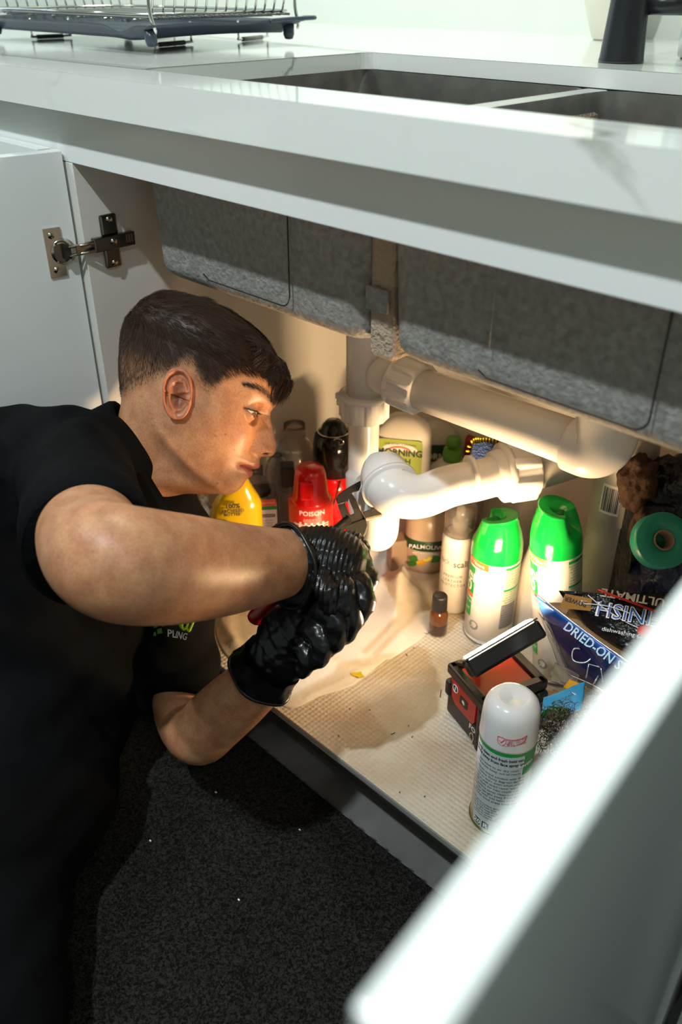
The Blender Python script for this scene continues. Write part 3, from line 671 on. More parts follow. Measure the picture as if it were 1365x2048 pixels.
m = MB(); tube(m, [e0 - AD * 0.020, e0 - AD * 0.004], [0.029, 0.0335], 40); nut(m, e0 - AD * 0.004, e0 + AD * 0.034, 0.0385, 8, 1.0); obj('ribbed_nut', setback(m), M['pvc'], wp)
DR = np.array([-0.452, 0.470])
m = MB(); P = smooth_path([sbp(e0 + AD * 0.02), sbp(e0 + AD * 0.045), [DR[0] - 0.02, DR[1] - 0.028, 0.455], [DR[0], DR[1], 0.452]], 5); tube(m, P, 0.0285, 36); obj('outlet_sleeve', m, M['pvcmat'], wp)
dp = thing('soil_pipe', 'old vertical white waste pipe with a barcode sticker at the back of the cupboard', 'pipe', (DR[0], DR[1], 0.1137))
m = MB(); prof = [(0.036, 0.1137), (0.036, 0.20), (0.0385, 0.201), (0.0385, 0.286), (0.037, 0.287), (0.037, 0.345), (0.040, 0.347), (0.040, 0.44), (0.038, 0.47), (0.030, 0.492), (0, 0.497)]
lathe(m, prof, 44, (DR[0], DR[1], 0)); obj('pipe_body', m, M['pvcmat'], dp)
dirc = math.atan2(CAM[1] - DR[1], CAM[0] - DR[0])
Rd = rotm(0, 0, 0)
def local(mb, loc, R=None): return mb.xf(Matrix.Translation(Vector([float(q) for q in loc])) @ (Matrix(np.array(R).tolist()).to_4x4() if R is not None else Matrix.Identity(4)))
st = MB(); patch_cyl(st, 0.040, dirc - 0.62, dirc + 0.05, 0.365, 0.410, 0.0006); st = local(st, (DR[0], DR[1], 0)); so = obj('barcode_sticker', st, M['print_white'], dp)
bc = MB(); a = dirc - 0.56; i = 0
for w, g in zip([2, 1, 3, 1, 1, 2, 1, 3, 2, 1, 1, 2, 3, 1], [1, 2, 1, 1, 2, 1, 1, 1, 2, 1, 2, 1, 1, 1]):
    patch_cyl(bc, 0.040, a, a + w * 0.014, 0.369, 0.406, 0.0010, 3, m=2); a += (w + g) * 0.014
obj('barcode', local(bc, (DR[0], DR[1], 0)), M['print_dark'], so)

# ================================================================== bottles and cans
def facing(x, y): return math.atan2(CAM[1] - y, CAM[0] - x)
ZF = 0.1137
def spray_can(label, x, y, rz, cap_turn, kind, szz=1.0, pose=None):
    Rr_ = rotm(0, 0, rz) if pose is None else pose[1] @ np.diag([0.93, 0.93, 1])
    t = thing('spray_can', label, 'spray can', (x, y, ZF) if pose is None else pose[0], Rr_, 'aerosol cans with green caps', world=False)
    r = 0.0375; dz = 0.0 if pose is None else pose[2]
    obj('can_body', lathe(MB(), [(0.0, 0.001 - dz), (r - 0.004, 0.0 - dz), (r, 0.003 - dz), (r, 0.006 - dz), (r - 0.0015, 0.0075 - dz), (r, 0.009 - dz), (r, 0.150), (r - 0.001, 0.152)], 64), M['white_paintwork'], t)
    obj('base_rim', tube(MB(), [(r * math.cos(a), r * math.sin(a), 0.003 - dz) for a in np.linspace(0, 2 * math.pi, 49)[:-1]], 0.0011, 6, True), c('tin', (0.35, 0.35, 0.30), 0.3, metal=1) if 'tin' not in M else M['tin'], t)
    # green shoulder cap with finger scoop and slanted top
    NZ, NA = 30, 96; V = []; Fc = []
    def capr(z): return np.interp(z, [0.152, 0.156, 0.175, 0.195, 0.213, 0.2155], [r + 0.0004, r + 0.0006, r - 0.0005, r - 0.0045, r - 0.0105, r - 0.0122])
    A = np.arange(NA) * 2 * math.pi / NA
    for i in range(NZ + 1):
        for a in A:
            ztop = 0.2155 - 0.006 * math.cos(a - cap_turn)          # top slants down towards the nozzle side
            z = 0.1505 + (ztop - 0.1505) * i / NZ
            da = (a - cap_turn + math.pi) % (2 * math.pi) - math.pi
            sc = math.exp(-(da / 0.50) ** 4) * math.exp(-(max(0, (0.205 - z)) / 0.020) ** 3)
            rr = capr(z) - 0.016 * sc
            V.append((rr * math.cos(a), rr * math.sin(a), z))
    for i in range(NZ):
        for j in range(NA): Fc.append((i * NA + j, i * NA + (j + 1) % NA, (i + 1) * NA + (j + 1) % NA, (i + 1) * NA + j))
    # top surface with hollow
    base = NZ * NA; rings = [0.93, 0.72, 0.5, 0.3, 0.12]
    for q, rf in enumerate(rings):
        for j in range(NA):
            x_, y_, z_ = V[base + j]; zz = z_ * rf + (1 - rf) * 0.2155
            hx, hy = 0.006 * math.cos(cap_turn), 0.006 * math.sin(cap_turn)
            X, Y = x_ * rf, y_ * rf; d_ = math.hypot((X - hx) * 1.0, (Y - hy) * 1.0)
            zz = 0.2155 - 0.006 * (X * math.cos(cap_turn) + Y * math.sin(cap_turn)) / (r - 0.012) - 0.0005 - 0.012 * math.exp(-(d_ / 0.0105) ** 4)
            V.append((X, Y, zz))
    for q in range(len(rings)):
        a0 = base if q == 0 else (NZ + q) * NA
        a1 = (NZ + 1 + q) * NA
        if q == 0: a0 = NZ * NA
        for j in range(NA): Fc.append((a0 + j, a0 + (j + 1) % NA, a1 + (j + 1) % NA, a1 + j))
    Fc.append(tuple((NZ + len(rings)) * NA + j for j in range(NA)))
    m_ = MB(); m_.add(V, Fc, True); cap = obj('cap', m_, M['green_cap'], t)
    m_ = MB(); lathe(m_, [(0.0065, 0.198), (0.0065, 0.208), (0.004, 0.209), (0, 0.209)], 20, (0.006 * math.cos(cap_turn), 0.006 * math.sin(cap_turn), 0)); obj('nozzle', m_, c('nozzle_green', (0.0, 0.16, 0.02), 0.4) if 'nozzle_green' not in M else M['nozzle_green'], t)
    # printed label; angle 0 = local +x which is turned to the camera
    def P_(nm, a0, a1, z0, z1, mt, off=0.0003): 
        q = MB(); patch_cyl(q, r, a0, a1, z0, z1, off); return obj(nm, q, M[mt], t)
    P_('orange_band', -1.35, -0.20, 0.139, 0.1505, 'label_orange'); q = MB(); text_cyl(q, '99.9%', 0.008, r, -1.0, 0.1455, 0.0006); text_cyl(q, 'GERMS', 0.006, r, -0.62, 0.1440, 0.0006); obj('band_print', q, M['print_white'], t)
    P_('logo_panel', -1.75, -0.78, 0.088, 0.136, 'label_green'); P_('logo_foot', -1.75, -0.80, 0.081, 0.0878, 'label_orange')
    q = MB(); text_cyl(q, 'Glen', 0.031, r, -1.28, 0.120, 0.0007, bold=0.02); text_cyl(q, '20', 0.026, r, -1.25, 0.099, 0.0007, bold=0.02); obj('logo_letters', q, M['print_white'], t)
    P_('claims_panel', 0.48, 1.35, 0.112, 0.142, 'label_pale_green'); P_('claims_head', 0.48, 1.35, 0.1425, 0.147, 'label_green')
    P_('claims_panel', 0.48, 1.35, 0.080, 0.1035, 'label_pale_green'); P_('claims_head', 0.48, 1.35, 0.104, 0.108, 'label_green')
    if kind == 0:
        P_('ingredients_panel', 0.46, 1.2, 0.034, 0.0795, 'print_grey'); 
    else:
        P_('ingredients_panel', 0.46, 1.2, 0.034, 0.0795, 'label_pale_green')
    q = MB()
    z = 0.139; k = 0
    while z > 0.036:
        if not (0.103 < z < 0.111):
            text_cyl(q, para(5, k * 5), 0.0042, r, 0.90, z, 0.0008, sx=0.62)
        z -= 0.0046; k += 1
    obj('small_print', q, M['print_dark'], t)
    P_('green_leaf_mark', -1.35, -0.85, 0.045 - dz, 0.078 - dz, 'label_green'); q = MB(); text_cyl(q, 'ORIGINAL', 0.007, r, -1.15, 0.072 - dz, 0.0008, sx=.9); text_cyl(q, 'SCENT', 0.007, r, -1.15, 0.058 - dz, 0.0008, sx=.9); obj('scent_print', q, M['print_white'], t)
    q = MB()
    for rad in (0.0085,):
        A_ = np.linspace(0, 2 * math.pi, 26)[:-1]; V = [(0.03785 * math.cos(-0.62 + 0.0085 * math.cos(x_) / r), 0.03785 * math.sin(-0.62 + 0.0085 * math.cos(x_) / r), 0.033 - dz + 0.0085 * math.sin(x_)) for x_ in A_]
        q.add(V, [tuple(range(25))], False)
    obj('round_seal', q, c('seal_grey', (0.20, 0.23, 0.20), 0.5) if 'seal_grey' not in M else M['seal_grey'], t)
    q = MB(); text_cyl(q, '20', 0.010, r, -0.62, 0.033 - dz, 0.0010); obj('seal_print', q, M['print_white'], t)
    return t
_b = np.array([-0.452, 0.372, ZF + 0.0035]); _t = at(1113, 1012, 1.135); _ax = (_t - _b); print('can2 length', np.linalg.norm(_ax)); _ax /= np.linalg.norm(_ax); _xx = CAM - _b; _xx -= _ax * (_xx @ _ax); _xx /= np.linalg.norm(_xx)
CAN2 = (_t - _ax * 0.2155, np.stack([_xx, np.cross(_ax, _xx), _ax], 1), float(np.linalg.norm(_t - _b) - 0.2155))
f1 = facing(-0.545, 0.352); f2 = facing(-0.432, 0.362)
spray_can('white spray can with green cap standing nearest the brown glass bottle', -0.580, 0.374, f1, -2.1 + 0.2, 0)
spray_can('white spray can with green cap standing behind the blue pouch', -0.437, 0.392, f2, 1.15, 1, 1.17, CAN2)

# front can with translucent white dome cap
t = thing('spray_can', 'white spray can with domed white cap standing nearest the right door', 'spray can', (-0.360, 0.098, ZF), rotm(0, 0, facing(-0.372, 0.098)) @ np.diag([0.94, 0.94, 0.87]), world=False)
r = 0.0345
obj('can_body', lathe(MB(), [(0, 0.001), (r - 0.004, 0), (r, 0.003), (r, 0.165), (r - 0.001, 0.166)], 72), M['white_paintwork'], t)
obj('base_rim', tube(MB(), [(r * math.cos(a), r * math.sin(a), 0.0045) for a in np.linspace(0, 2 * math.pi, 49)[:-1]], 0.0022, 8, True), c('olive_tin', (0.16, 0.17, 0.05), 0.3, metal=0.7), t)
obj('cap', lathe(MB(), [(r + 0.0008, 0.163), (r + 0.001, 0.166), (r - 0.0002, 0.200), (r - 0.001, 0.210), (r - 0.0035, 0.219), (r - 0.0095, 0.2265), (r - 0.016, 0.2285), (r - 0.0185, 0.2275), (0.004, 0.2268), (0.002, 0.2255), (0.0, 0.225)], 72), c('cap_white', (0.74, 0.73, 0.72), 0.18, coat=0.5), t)
def P2(nm, a0, a1, z0, z1, mt, off=0.0003): 
    q = MB(); patch_cyl(q, r, a0, a1, z0, z1, off, 24); return obj(nm, q, M[mt], t)
P2('green_band', -1.6, 2.2, 0.1565, 0.1628, 'label_green'); P2('green_side', 0.70, 1.6, 0.120, 0.157, 'label_green'); P2('grey_panel', -1.05, 0.62, 0.005, 0.156, 'claim_grey') if 'claim_grey' in M else None
c('claim_grey', (0.50, 0.56, 0.58), 0.4); P2('text_panel', -1.02, 0.66, 0.004, 0.1563, 'claim_grey', 0.00025)
q = MB(); z = 0.150; k = 0
for sz, nl, bold in ((0.0070, 2, 0.03), (0.0056, 2, 0), (0.0056, 9, 0)):
    for i in range(nl):
        text_cyl(q, para(6, k * 6 + 3), sz, r, -0.28 + 0.02 * (k % 3), z, 0.0006, sx=0.78 if sz > .006 else 0.95, bold=bold); z -= sz * 1.08; k += 1
    z -= 0.003
z -= 0.003
for i in range(6): text_cyl(q, para(4, i * 4), 0.0046, r, -0.52, z, 0.0006, sx=0.9); z -= 0.0048
obj('small_print', q, M['print_dark'], t)
q = MB(); text_cyl(q, 'Glen 20', 0.012, r, 1.05, 0.140, 0.0006, bold=.02); obj('logo_letters', q, M['print_white'], t)
q = MB()
for i in range(2): patch_cyl(q, r, -0.88 + i * 0.36, -0.60 + i * 0.36, 0.010, 0.022, 0.0006)
obj('recycle_box', q, M['print_dark'], t)
q = MB()
for i in range(2): text_cyl(q, ('20', 'R')[i], 0.011, r, -0.74 + i * 0.36, 0.0160, 0.0009, bold=.02)
obj('recycle_mark', q, M['print_white'], t)
q = MB(); A_ = [(0, 0.009), (0.009, 0), (0, -0.009), (-0.009, 0), (0, 0.009)]
for (x0, y0), (x1, y1) in zip(A_[:-1], A_[1:]):
    tube(q, [((r + .0005) * math.cos(0.22 + x_ / r), (r + .0005) * math.sin(0.22 + x_ / r), 0.035 + y_) for x_, y_ in ((x0, y0), ((x0 + x1) / 2, (y0 + y1) / 2), (x1, y1))], 0.0005, 4)
obj('hazard_diamond', q, M['print_red'], t)
q = MB(); rc = r + 0.0003
def cline(pts, rad=0.00042, a0=0.12, z0=0.1835):
    tube(q, [((rc + .0003) * math.cos(a0 + x_ / rc), (rc + .0003) * math.sin(a0 + x_ / rc), z0 + y_) for x_, y_ in pts], rad, 5)
cline([(-0.016, 0.006), (-0.011, 0.0065), (-0.006, 0.005), (-0.0055, -0.001), (-0.008, -0.006), (-0.011, -0.0075), (-0.0145, -0.005), (-0.016, 0.0), (-0.016, 0.006)])
cline([(-0.006, 0.005), (0.003, 0.0055), (0.012, 0.0075), (0.0185, 0.0105), (0.0170, 0.002), (0.013, -0.001), (0.004, -0.0055), (-0.004, -0.007), (-0.010, -0.0072)])
cline([(-0.0135, 0.0005), (-0.0115, -0.003), (-0.0078, 0.0035)], 0.0007)
for s_, dz in (('COVID-19,', 0.0040), ('FLU VIRUS*', 0.0), ('99.9% GERMS', -0.0040)): text_cyl(q, s_, 0.0042, rc, 0.12 + 0.0072 / rc, 0.1845 + dz, 0.0005, tilt=0.12)
cline([(0.0005, 0.004), (0.0005, -0.005)], 0.0002)
v_, f_ = text_mb('KILLS', 0.0042); v_ = np.stack([-v_[:, 1], v_[:, 0]], 1)
aa = 0.12 + (v_[:, 0] - 0.0025) / rc; q.add(np.stack([(rc + .0005) * np.cos(aa), (rc + .0005) * np.sin(aa), 0.1830 + v_[:, 1]], 1), f_, False)
obj('kills_badge', q, M['print_red'], t)

# leather protector pump bottle with clear over-cap
t = thing('pump_bottle', 'slim white leather protector bottle with a clear cap', 'bottle', (-0.660, 0.388, ZF), rotm(0, 0, facing(-0.655, 0.395)) @ np.diag([0.85, 0.85, 1.0]), world=False)
r = 0.0305
obj('bottle_body', lathe(MB(), [(0, 0.0), (r - 0.004, 0.0), (r, 0.004), (r, 0.135), (r - 0.003, 0.142), (r - 0.009, 0.147), (0.0155, 0.150)], 56), M['white_bottle'], t)
obj('pump_collar', lathe(MB(), [(0.0145, 0.149), (0.0145, 0.166), (0.013, 0.168)], 40), M['white_paintwork'], t)
obj('pump_head', lathe(MB(), [(0.0085, 0.167), (0.0085, 0.184), (0.0075, 0.186), (0, 0.186)], 32), M['white_paintwork'], t)
oc = lathe(MB(), [(r - 0.0012, 0.1445), (r - 0.0016, 0.190), (r - 0.004, 0.196), (0, 0.197), (0, 0.1955), (r - 0.005, 0.195), (r - 0.0028, 0.189), (r - 0.0024, 0.1445)], 48)
obj('clear_cap', oc, M['clear_plastic'], t)
q = MB(); text_cyl(q, 'nick', 0.0165, r, -0.78, 0.101, sx=.85, font_shear=0.0); obj('brand_print', q, M['print_grey'], t)
q = MB(); text_cyl(q, 'scali', 0.0165, r, 0.26, 0.0985, bold=0.01); obj('brand_print', q, M['print_dark'], t)
q = MB()
for s_, z_ in (('PREMIUM', 0.075), ('LEATHER', 0.0665), ('PROTECTOR', 0.058)): text_cyl(q, s_, 0.0072, r, -0.15 - (0.02 if z_ < .06 else 0.05), z_, space=1.35)
obj('title_print', q, M['print_dark'], t)

# small brown glass bottle
t = thing('dropper_bottle', 'small brown glass bottle with black screw cap on the liner', 'bottle', (-0.634, 0.316, ZF), np.eye(3) * 1.1, world=False)
obj('glass_body', lathe(MB(), [(0, 0.001), (0.0115, 0.0), (0.0132, 0.002), (0.0132, 0.034), (0.0115, 0.039), (0.008, 0.042), (0.008, 0.045)], 40), M['brown_glass'], t)
obj('label_sleeve', lathe(MB(), [(0.0133, 0.004), (0.0134, 0.0045), (0.0134, 0.020), (0.0133, 0.0205)], 40), M['brown_liquid'], t, label='dark liquid line in the lower half')
def ridg(a, z): return 1 + 0.02 * np.cos(a * 26)
obj('screw_cap', lathe(MB(), [(0.0105, 0.0425), (0.0108, 0.044), (0.0104, 0.064), (0.0096, 0.0665), (0.0085, 0.0672), (0.0075, 0.066), (0, 0.066)], 104, rfun=ridg), M['black'], t)

# tall white trigger bottle standing behind the first can
t = thing('cleaner_bottle', 'plain white tapered bottle behind the first green-capped can', 'bottle', (-0.535, 0.440, ZF), world=False)
obj('bottle_body', lathe(MB(), [(0, 0), (0.037, 0), (0.040, 0.004), (0.0395, 0.07), (0.034, 0.115), (0.024, 0.16), (0.017, 0.185), (0.0155, 0.2)], 48), M['white_bottle'], t)
obj('trigger_collar', lathe(MB(), [(0.0165, 0.198), (0.0165, 0.215), (0.012, 0.222), (0.011, 0.235), (0, 0.236)], 32), M['white_paintwork'], t)

# red oven cleaner can
ox, oy = at(622, 1000, 1.36)[:2]
t = thing('oven_cleaner_can', 'glossy red oven cleaner can with a tall red cap', 'spray can', (ox, oy, ZF), rotm(0, 0, facing(ox, oy)), world=False)
H = at(622, 925, 1.34)[2] - ZF
r = 0.0355
obj('can_body', lathe(MB(), [(0, 0), (r, 0.001), (r, H - 0.060), (r - 0.003, H - 0.055)], 56), M['red_label'], t)
obj('cap', lathe(MB(), [(r - 0.002, H - 0.057), (r - 0.003, H - 0.052), (r - 0.0075, H - 0.046), (r - 0.011, H - 0.010), (r - 0.013, H - 0.004), (r - 0.017, H), (0, H + 0.0005)], 56), M['red_plastic'], t)
m_ = MB(); 
box(m_, (r - 0.012, -0.016, H - 0.044), (r - 0.0055, 0.004, H - 0.012), 0.003); obj('cap_tab', m_, M['red_plastic'], t)
q = MB(); text_cyl(q, 'POISON', 0.0115, r, 0.05, H - 0.0645, 0.0005, bold=.02)
for i in range(4): text_cyl(q, para(5, 8 + i), 0.0036, r, 0.05, H - 0.0745 - i * 0.0030, 0.0005, sx=.7)
for i in range(5):
    a0 = -0.55 + i * 0.26; patch_cyl(q, r, a0, a0 + 0.11, H - 0.0845, H - 0.081, 0.0005, 4)
patch_cyl(q, r, -0.85, 0.85, H - 0.103, H - 0.085, 0.0005, 16)
obj('poison_print', q, M['print_white'], t)
q = MB(); text_cyl(q, 'EASY-OFF', 0.0185, r, 0.0, H - 0.094, 0.0009, sx=.9, bold=.02); obj('brand_print', q, M['orange_red'], t)
q = MB(); text_cyl(q, 'OVEN CLEANER', 0.0110, r, 0.0, H - 0.130, 0.0009, sx=.9, bold=.02); obj('product_print', q, M['print_white'], t)

# tall red flask with black top and wire loop
fx, fy = at(668, 930, 1.45)[:2]; H = at(668, 832, 1.43)[2] - ZF
t = thing('red_flask', 'tall red bottle with a black top and a wire loop behind the red can', 'bottle', (fx, fy, ZF), rotm(0, 0, facing(fx, fy)), world=False)
r = 0.034
obj('bottle_body', lathe(MB(), [(0, 0), (r + 0.004, 0.001), (r + 0.004, H - 0.115), (r, H - 0.085)], 48), M['red_plastic'], t)
obj('black_top', lathe(MB(), [(r + 0.0015, H - 0.088), (r + 0.001, H - 0.040), (r - 0.003, H - 0.020), (r - 0.008, H - 0.016), (0.021, H - 0.014), (0.019, H - 0.004), (0.012, H + 0.004), (0, H + 0.006)], 48), M['blackgloss'], t)
obj('wire_ring', tube(MB(), [(0.0265 * math.cos(a), 0.0265 * math.sin(a), H - 0.014) for a in np.linspace(0, 2 * math.pi, 40)[:-1]], 0.0011, 6, True), M['chrome'], t)
obj('wire_loop', tube(MB(), [(0.030 + 0.002 * math.cos(a), 0.008 + 0.008 * math.cos(a), H - 0.020 + 0.0055 * math.sin(a)) for a in np.linspace(0, 2 * math.pi, 20)[:-1]], 0.0010, 6, True), M['chrome'], t)
q = MB(); tube(q, [((r + .0045) * math.cos(-0.1 + 0.4 * s), (r + .0045) * math.sin(-0.1 + 0.4 * s), H - 0.145 + 0.055 * s) for s in np.linspace(0, 1, 7)], 0.0014, 6); obj('gold_stripe', q, M['brown_glass'], t)

# clear empty bottle with dark label behind the face
cx_, cy_ = at(592, 940, 1.52)[:2]; H = at(592, 832, 1.50)[2] - ZF
t = thing('clear_bottle', 'empty clear plastic bottle with a wide neck and dark label, behind the face', 'bottle', (cx_, cy_, ZF), rotm(0, 0, facing(cx_, cy_)), world=False)
r = 0.036
pr = [(r - 0.004, 0.0), (r, 0.004), (r, H - 0.068), (r - 0.004, H - 0.050), (0.026, H - 0.034), (0.019, H - 0.028), (0.019, H - 0.020), (0.0215, H - 0.018), (0.0215, H - 0.014), (0.0185, H - 0.012), (0.0185, H)]
obj('bottle_shell', lathe(MB(), [(0, 0.0)] + pr + [(a - 0.0012, b) for a, b in pr[::-1]] + [(0, 0.0012)], 48), M['clear_plastic'], t)
q = MB(); patch_cyl(q, r, -1.2, 0.9, H - 0.120, H - 0.072, 0.0004, 20); lb_ = obj('bottle_label', q, c('charcoal_label', (0.035, 0.045, 0.035), 0.5), t)
q = MB(); text_cyl(q, 'BETTER-VALUE', 0.0075, r, -0.25, H - 0.036, 0.0008); text_cyl(q, '100% PLASTIC', 0.0075, r, -0.25, H - 0.089, 0.0008); text_cyl(q, para(4), 0.0045, r, -0.25, H - 0.097, 0.0008); obj('label_print', q, c('faded_print', (0.35, 0.4, 0.28), .5), lb_)
# tall clear spray bottle nearer the mouth
cx_, cy_ = at(556, 960, 1.44)[:2]; H = at(556, 905, 1.42)[2] - ZF
t = thing('clear_tube_bottle', 'narrow clear bottle with a black cap beside the chin', 'bottle', (cx_, cy_, ZF), rotm(0, 0, facing(cx_, cy_)), world=False)
r = 0.021
obj('bottle_shell', lathe(MB(), [(0, 0), (r, 0.001), (r, H - 0.03), (r - 0.006, H - 0.012), (0.009, H - 0.006), (0.009, H), (0.0075, H), (0.0075, H - 0.006), (r - 0.008, H - 0.013), (r - 0.0014, H - 0.03), (r - 0.0014, 0.002), (0, 0.002)], 40), M['clear_plastic'], t)
q = MB(); box(q, (-0.008, 0.006, H - 0.045), (0.014, 0.028, H - 0.005), 0.003, R=rotm(0, 0.1, 0)); obj('black_clip', q, M['black'], t)

# wipes carton with red head band
p0 = at(523, 1030, 1.45)
t = thing('wipes_bottle', 'white cleaner bottle with a red and green printed label behind the forearm', 'bottle', (p0[0] - 0.008, p0[1], ZF), rotm(0, 0, facing(p0[0], p0[1])), world=False)
H = at(522, 984, 1.45)[2] - ZF + 0.012
q = MB(); prism(q, rrect(0.056, 0.066, 0.016, 6), 0, H - 0.002, (0, 0, 0), (1, 0, 0), (0, 1, 0), (0, 0, 1)); lathe(q, [(0.024, H - 0.002), (0.018, H + 0.02), (0.012, H + 0.026), (0.012, H + 0.045), (0, H + 0.046)], 32)
obj('bottle_body', q, M['clear_plastic'], t)
def flat(nm, y0, y1, z0, z1, mt, x=0.0284):
    q = MB(); prism(q, rrect(y1 - y0, z1 - z0, min(0.004, (z1 - z0) * .3), 3), 0, 0.0004, (x, (y0 + y1) / 2, (z0 + z1) / 2), (0, 1, 0), (0, 0, 1), (1, 0, 0)); return obj(nm, q, M[mt], t)
flat('label_sheet', -0.031, 0.031, H - 0.110, H - 0.002, 'print_white'); flat('red_band', -0.031, 0.031, H - 0.014, H - 0.002, 'orange_red', 0.0288); flat('green_band', -0.031, 0.031, H - 0.0215, H - 0.0145, 'label_green', 0.0288)
flat('black_heading', 0.002, 0.028, H - 0.036, H - 0.030, 'print_dark', 0.0288); flat('green_block', -0.014, 0.001, H - 0.036, H - 0.042, 'label_green', 0.0288)
q = MB(); put_text(q, 'KILLS BACTERIA AND FUNGUS', 0.0052, (0.0288, 0.0, H - 0.0085), (0, 1, 0), (0, 0, 1), 0.0007, sx=.8); pass; obj('heading_print', q, M['print_white'], t); q = MB(); put_text(q, 'MAXIMUM', 0.0048, (0.0288, 0.015, H - 0.033), (0, 1, 0), (0, 0, 1), 0.0007); obj('heading_print', q, M['print_white'], t)
q = MB()
for i in range(12): put_text(q, para(3, i * 3), 0.0036, (0.0288, 0.015, H - 0.042 - i * 0.005), (0, 1, 0), (0, 0, 1), 0.0006, sx=.75)
obj('small_print', q, M['print_dark'], t)

# yellow lemon dish-liquid bottle and crumpled clear bag
p0 = at(470, 1040, 1.37)
t = thing('dish_liquid_bottle', 'yellow lemon dish-liquid bottle standing behind the raised forearm', 'bottle', (p0[0], p0[1], ZF), rotm(0, 0, facing(p0[0], p0[1])), world=False)
H = at(470, 925, 1.37)[2] - ZF
NZ = 24; V = []; Fc = []; NA = 44
for i in range(NZ + 1):
    s = i / NZ; z = s * H
    w = np.interp(s, [0, .03, .45, .62, .8, .93, 1.0], [0.036, 0.040, 0.043, 0.044, 0.038, 0.020, 0.012]); d_ = w * 0.62 if s < .9 else w * .8
    off = 0.012 * max(0, s - 0.6) / 0.4
    for j in range(NA):
        a = 2 * math.pi * j / NA; V.append((d_ * math.copysign(abs(math.cos(a)) ** .8, math.cos(a)), w * math.copysign(abs(math.sin(a)) ** .8, math.sin(a)) + off, z))
for i in range(NZ):
    for j in range(NA): Fc.append((i * NA + j, i * NA + (j + 1) % NA, (i + 1) * NA + (j + 1) % NA, (i + 1) * NA + j))
Fc.append(tuple(range(NA))[::-1]); Fc.append(tuple(NZ * NA + j for j in range(NA)))
m_ = MB(); m_.add(V, Fc, True); obj('bottle_body', m_, M['lemon_yellow'], t)
obj('push_cap', lathe(MB(), [(0.013, H - 0.002), (0.013, H + 0.014), (0.008, H + 0.018), (0, H + 0.018)], 28, (0, 0.012, 0)), M['yellow'], t)
q = MB()
for s_, dz in (('100%', 0.0), ('RECYCLED', -0.0085), ('BOTTLE*', -0.0150)): put_text(q, s_, 0.0105 if dz == 0 else 0.0072, (0.0262, -0.002, H - 0.036 + dz), (0, 1, 0), (0, 0, 1), 0.0008, bold=.03)
obj('label_print', q, M['print_dark'], t)
q = MB(); prism(q, [(-0.008, 0), (-0.003, 0.005), (0.004, 0.005), (0.010, 0.0), (0.004, -0.003), (-0.003, -0.003)], 0, 0.0006, (0.0290, -0.014, H - 0.036 - 0.030), (0, 1, 0), (0, 0, 1), (1, 0, 0)); obj('leaf_print', q, M['leaf_green'], t)
q = MB(); prism(q, [(0.020 * math.cos(a), 0.012 * math.sin(a)) for a in np.linspace(0, 2 * math.pi, 25)[:-1]], 0, 0.0004, (0.0286, -0.006, H - 0.036 - 0.045), (0, 1, 0), (0, 0, 1), (1, 0, 0)); obj('lemon_print', q, M['lemon_orange'], t)
q = MB(); prism(q, rrect(0.02, 0.03, 0.005), 0, 0.0005, (0.0286, 0.016, H - 0.036 - 0.055), (0, 1, 0), (0, 0, 1), (1, 0, 0)); obj('white_print', q, M['print_white'], t)
def blob(c_, rad, amp=0.25, seed=0, n=24, sq=(1, 1, 1), freq=3.0):
    r2 = np.random.default_rng(seed); V = []; Fc = []; ph = r2.random((6, 4)) * 6.28; dirs = r2.normal(size=(6, 3)) * freq
    for i in range(n + 1):
        th = math.pi * i / n
        for j in range(2 * n):
            a = math.pi * j / n; d_ = np.array([math.sin(th) * math.cos(a), math.sin(th) * math.sin(a), math.cos(th)])
            k = 1 + amp * sum(abs(math.sin(dirs[q] @ d_ + ph[q][0])) - 0.5 for q in range(6)) / 3
            V.append(np.array(c_) + d_ * rad * k * np.array(sq))
    for i in range(n):
        for j in range(2 * n): Fc.append((i * 2 * n + j, (i + 1) * 2 * n + j, (i + 1) * 2 * n + (j + 1) % (2 * n), i * 2 * n + (j + 1) % (2 * n)))
    m_ = MB(); m_.add(V, Fc, True); return m_
pb = at(398, 1020, 1.36)
t = thing('clear_bag', 'crumpled clear plastic bag beside the yellow bottle', 'bag', (pb[0], pb[1], ZF))
obj('bag_film', blob((pb[0], pb[1], ZF + (pb[2] + 0.03 - ZF) / 2), 0.034, 0.22, 3, 26, (0.9, 1.0, (pb[2] + 0.03 - ZF) / 2 / 0.034 * 0.93), 5.0), M['clear_plastic'], t)
q = MB(); 
for i in range(9): s = i / 8; z = ZF + (pb[2] - ZF) * (0.75 + 0.33 * s); tube(q, [(pb[0] - 0.004 - 0.03, pb[1] - 0.012, z), (pb[0] - 0.012, pb[1] - 0.034, z)], 0.0016, 6)
obj('zip_ridge', q, M['frosted'], t)

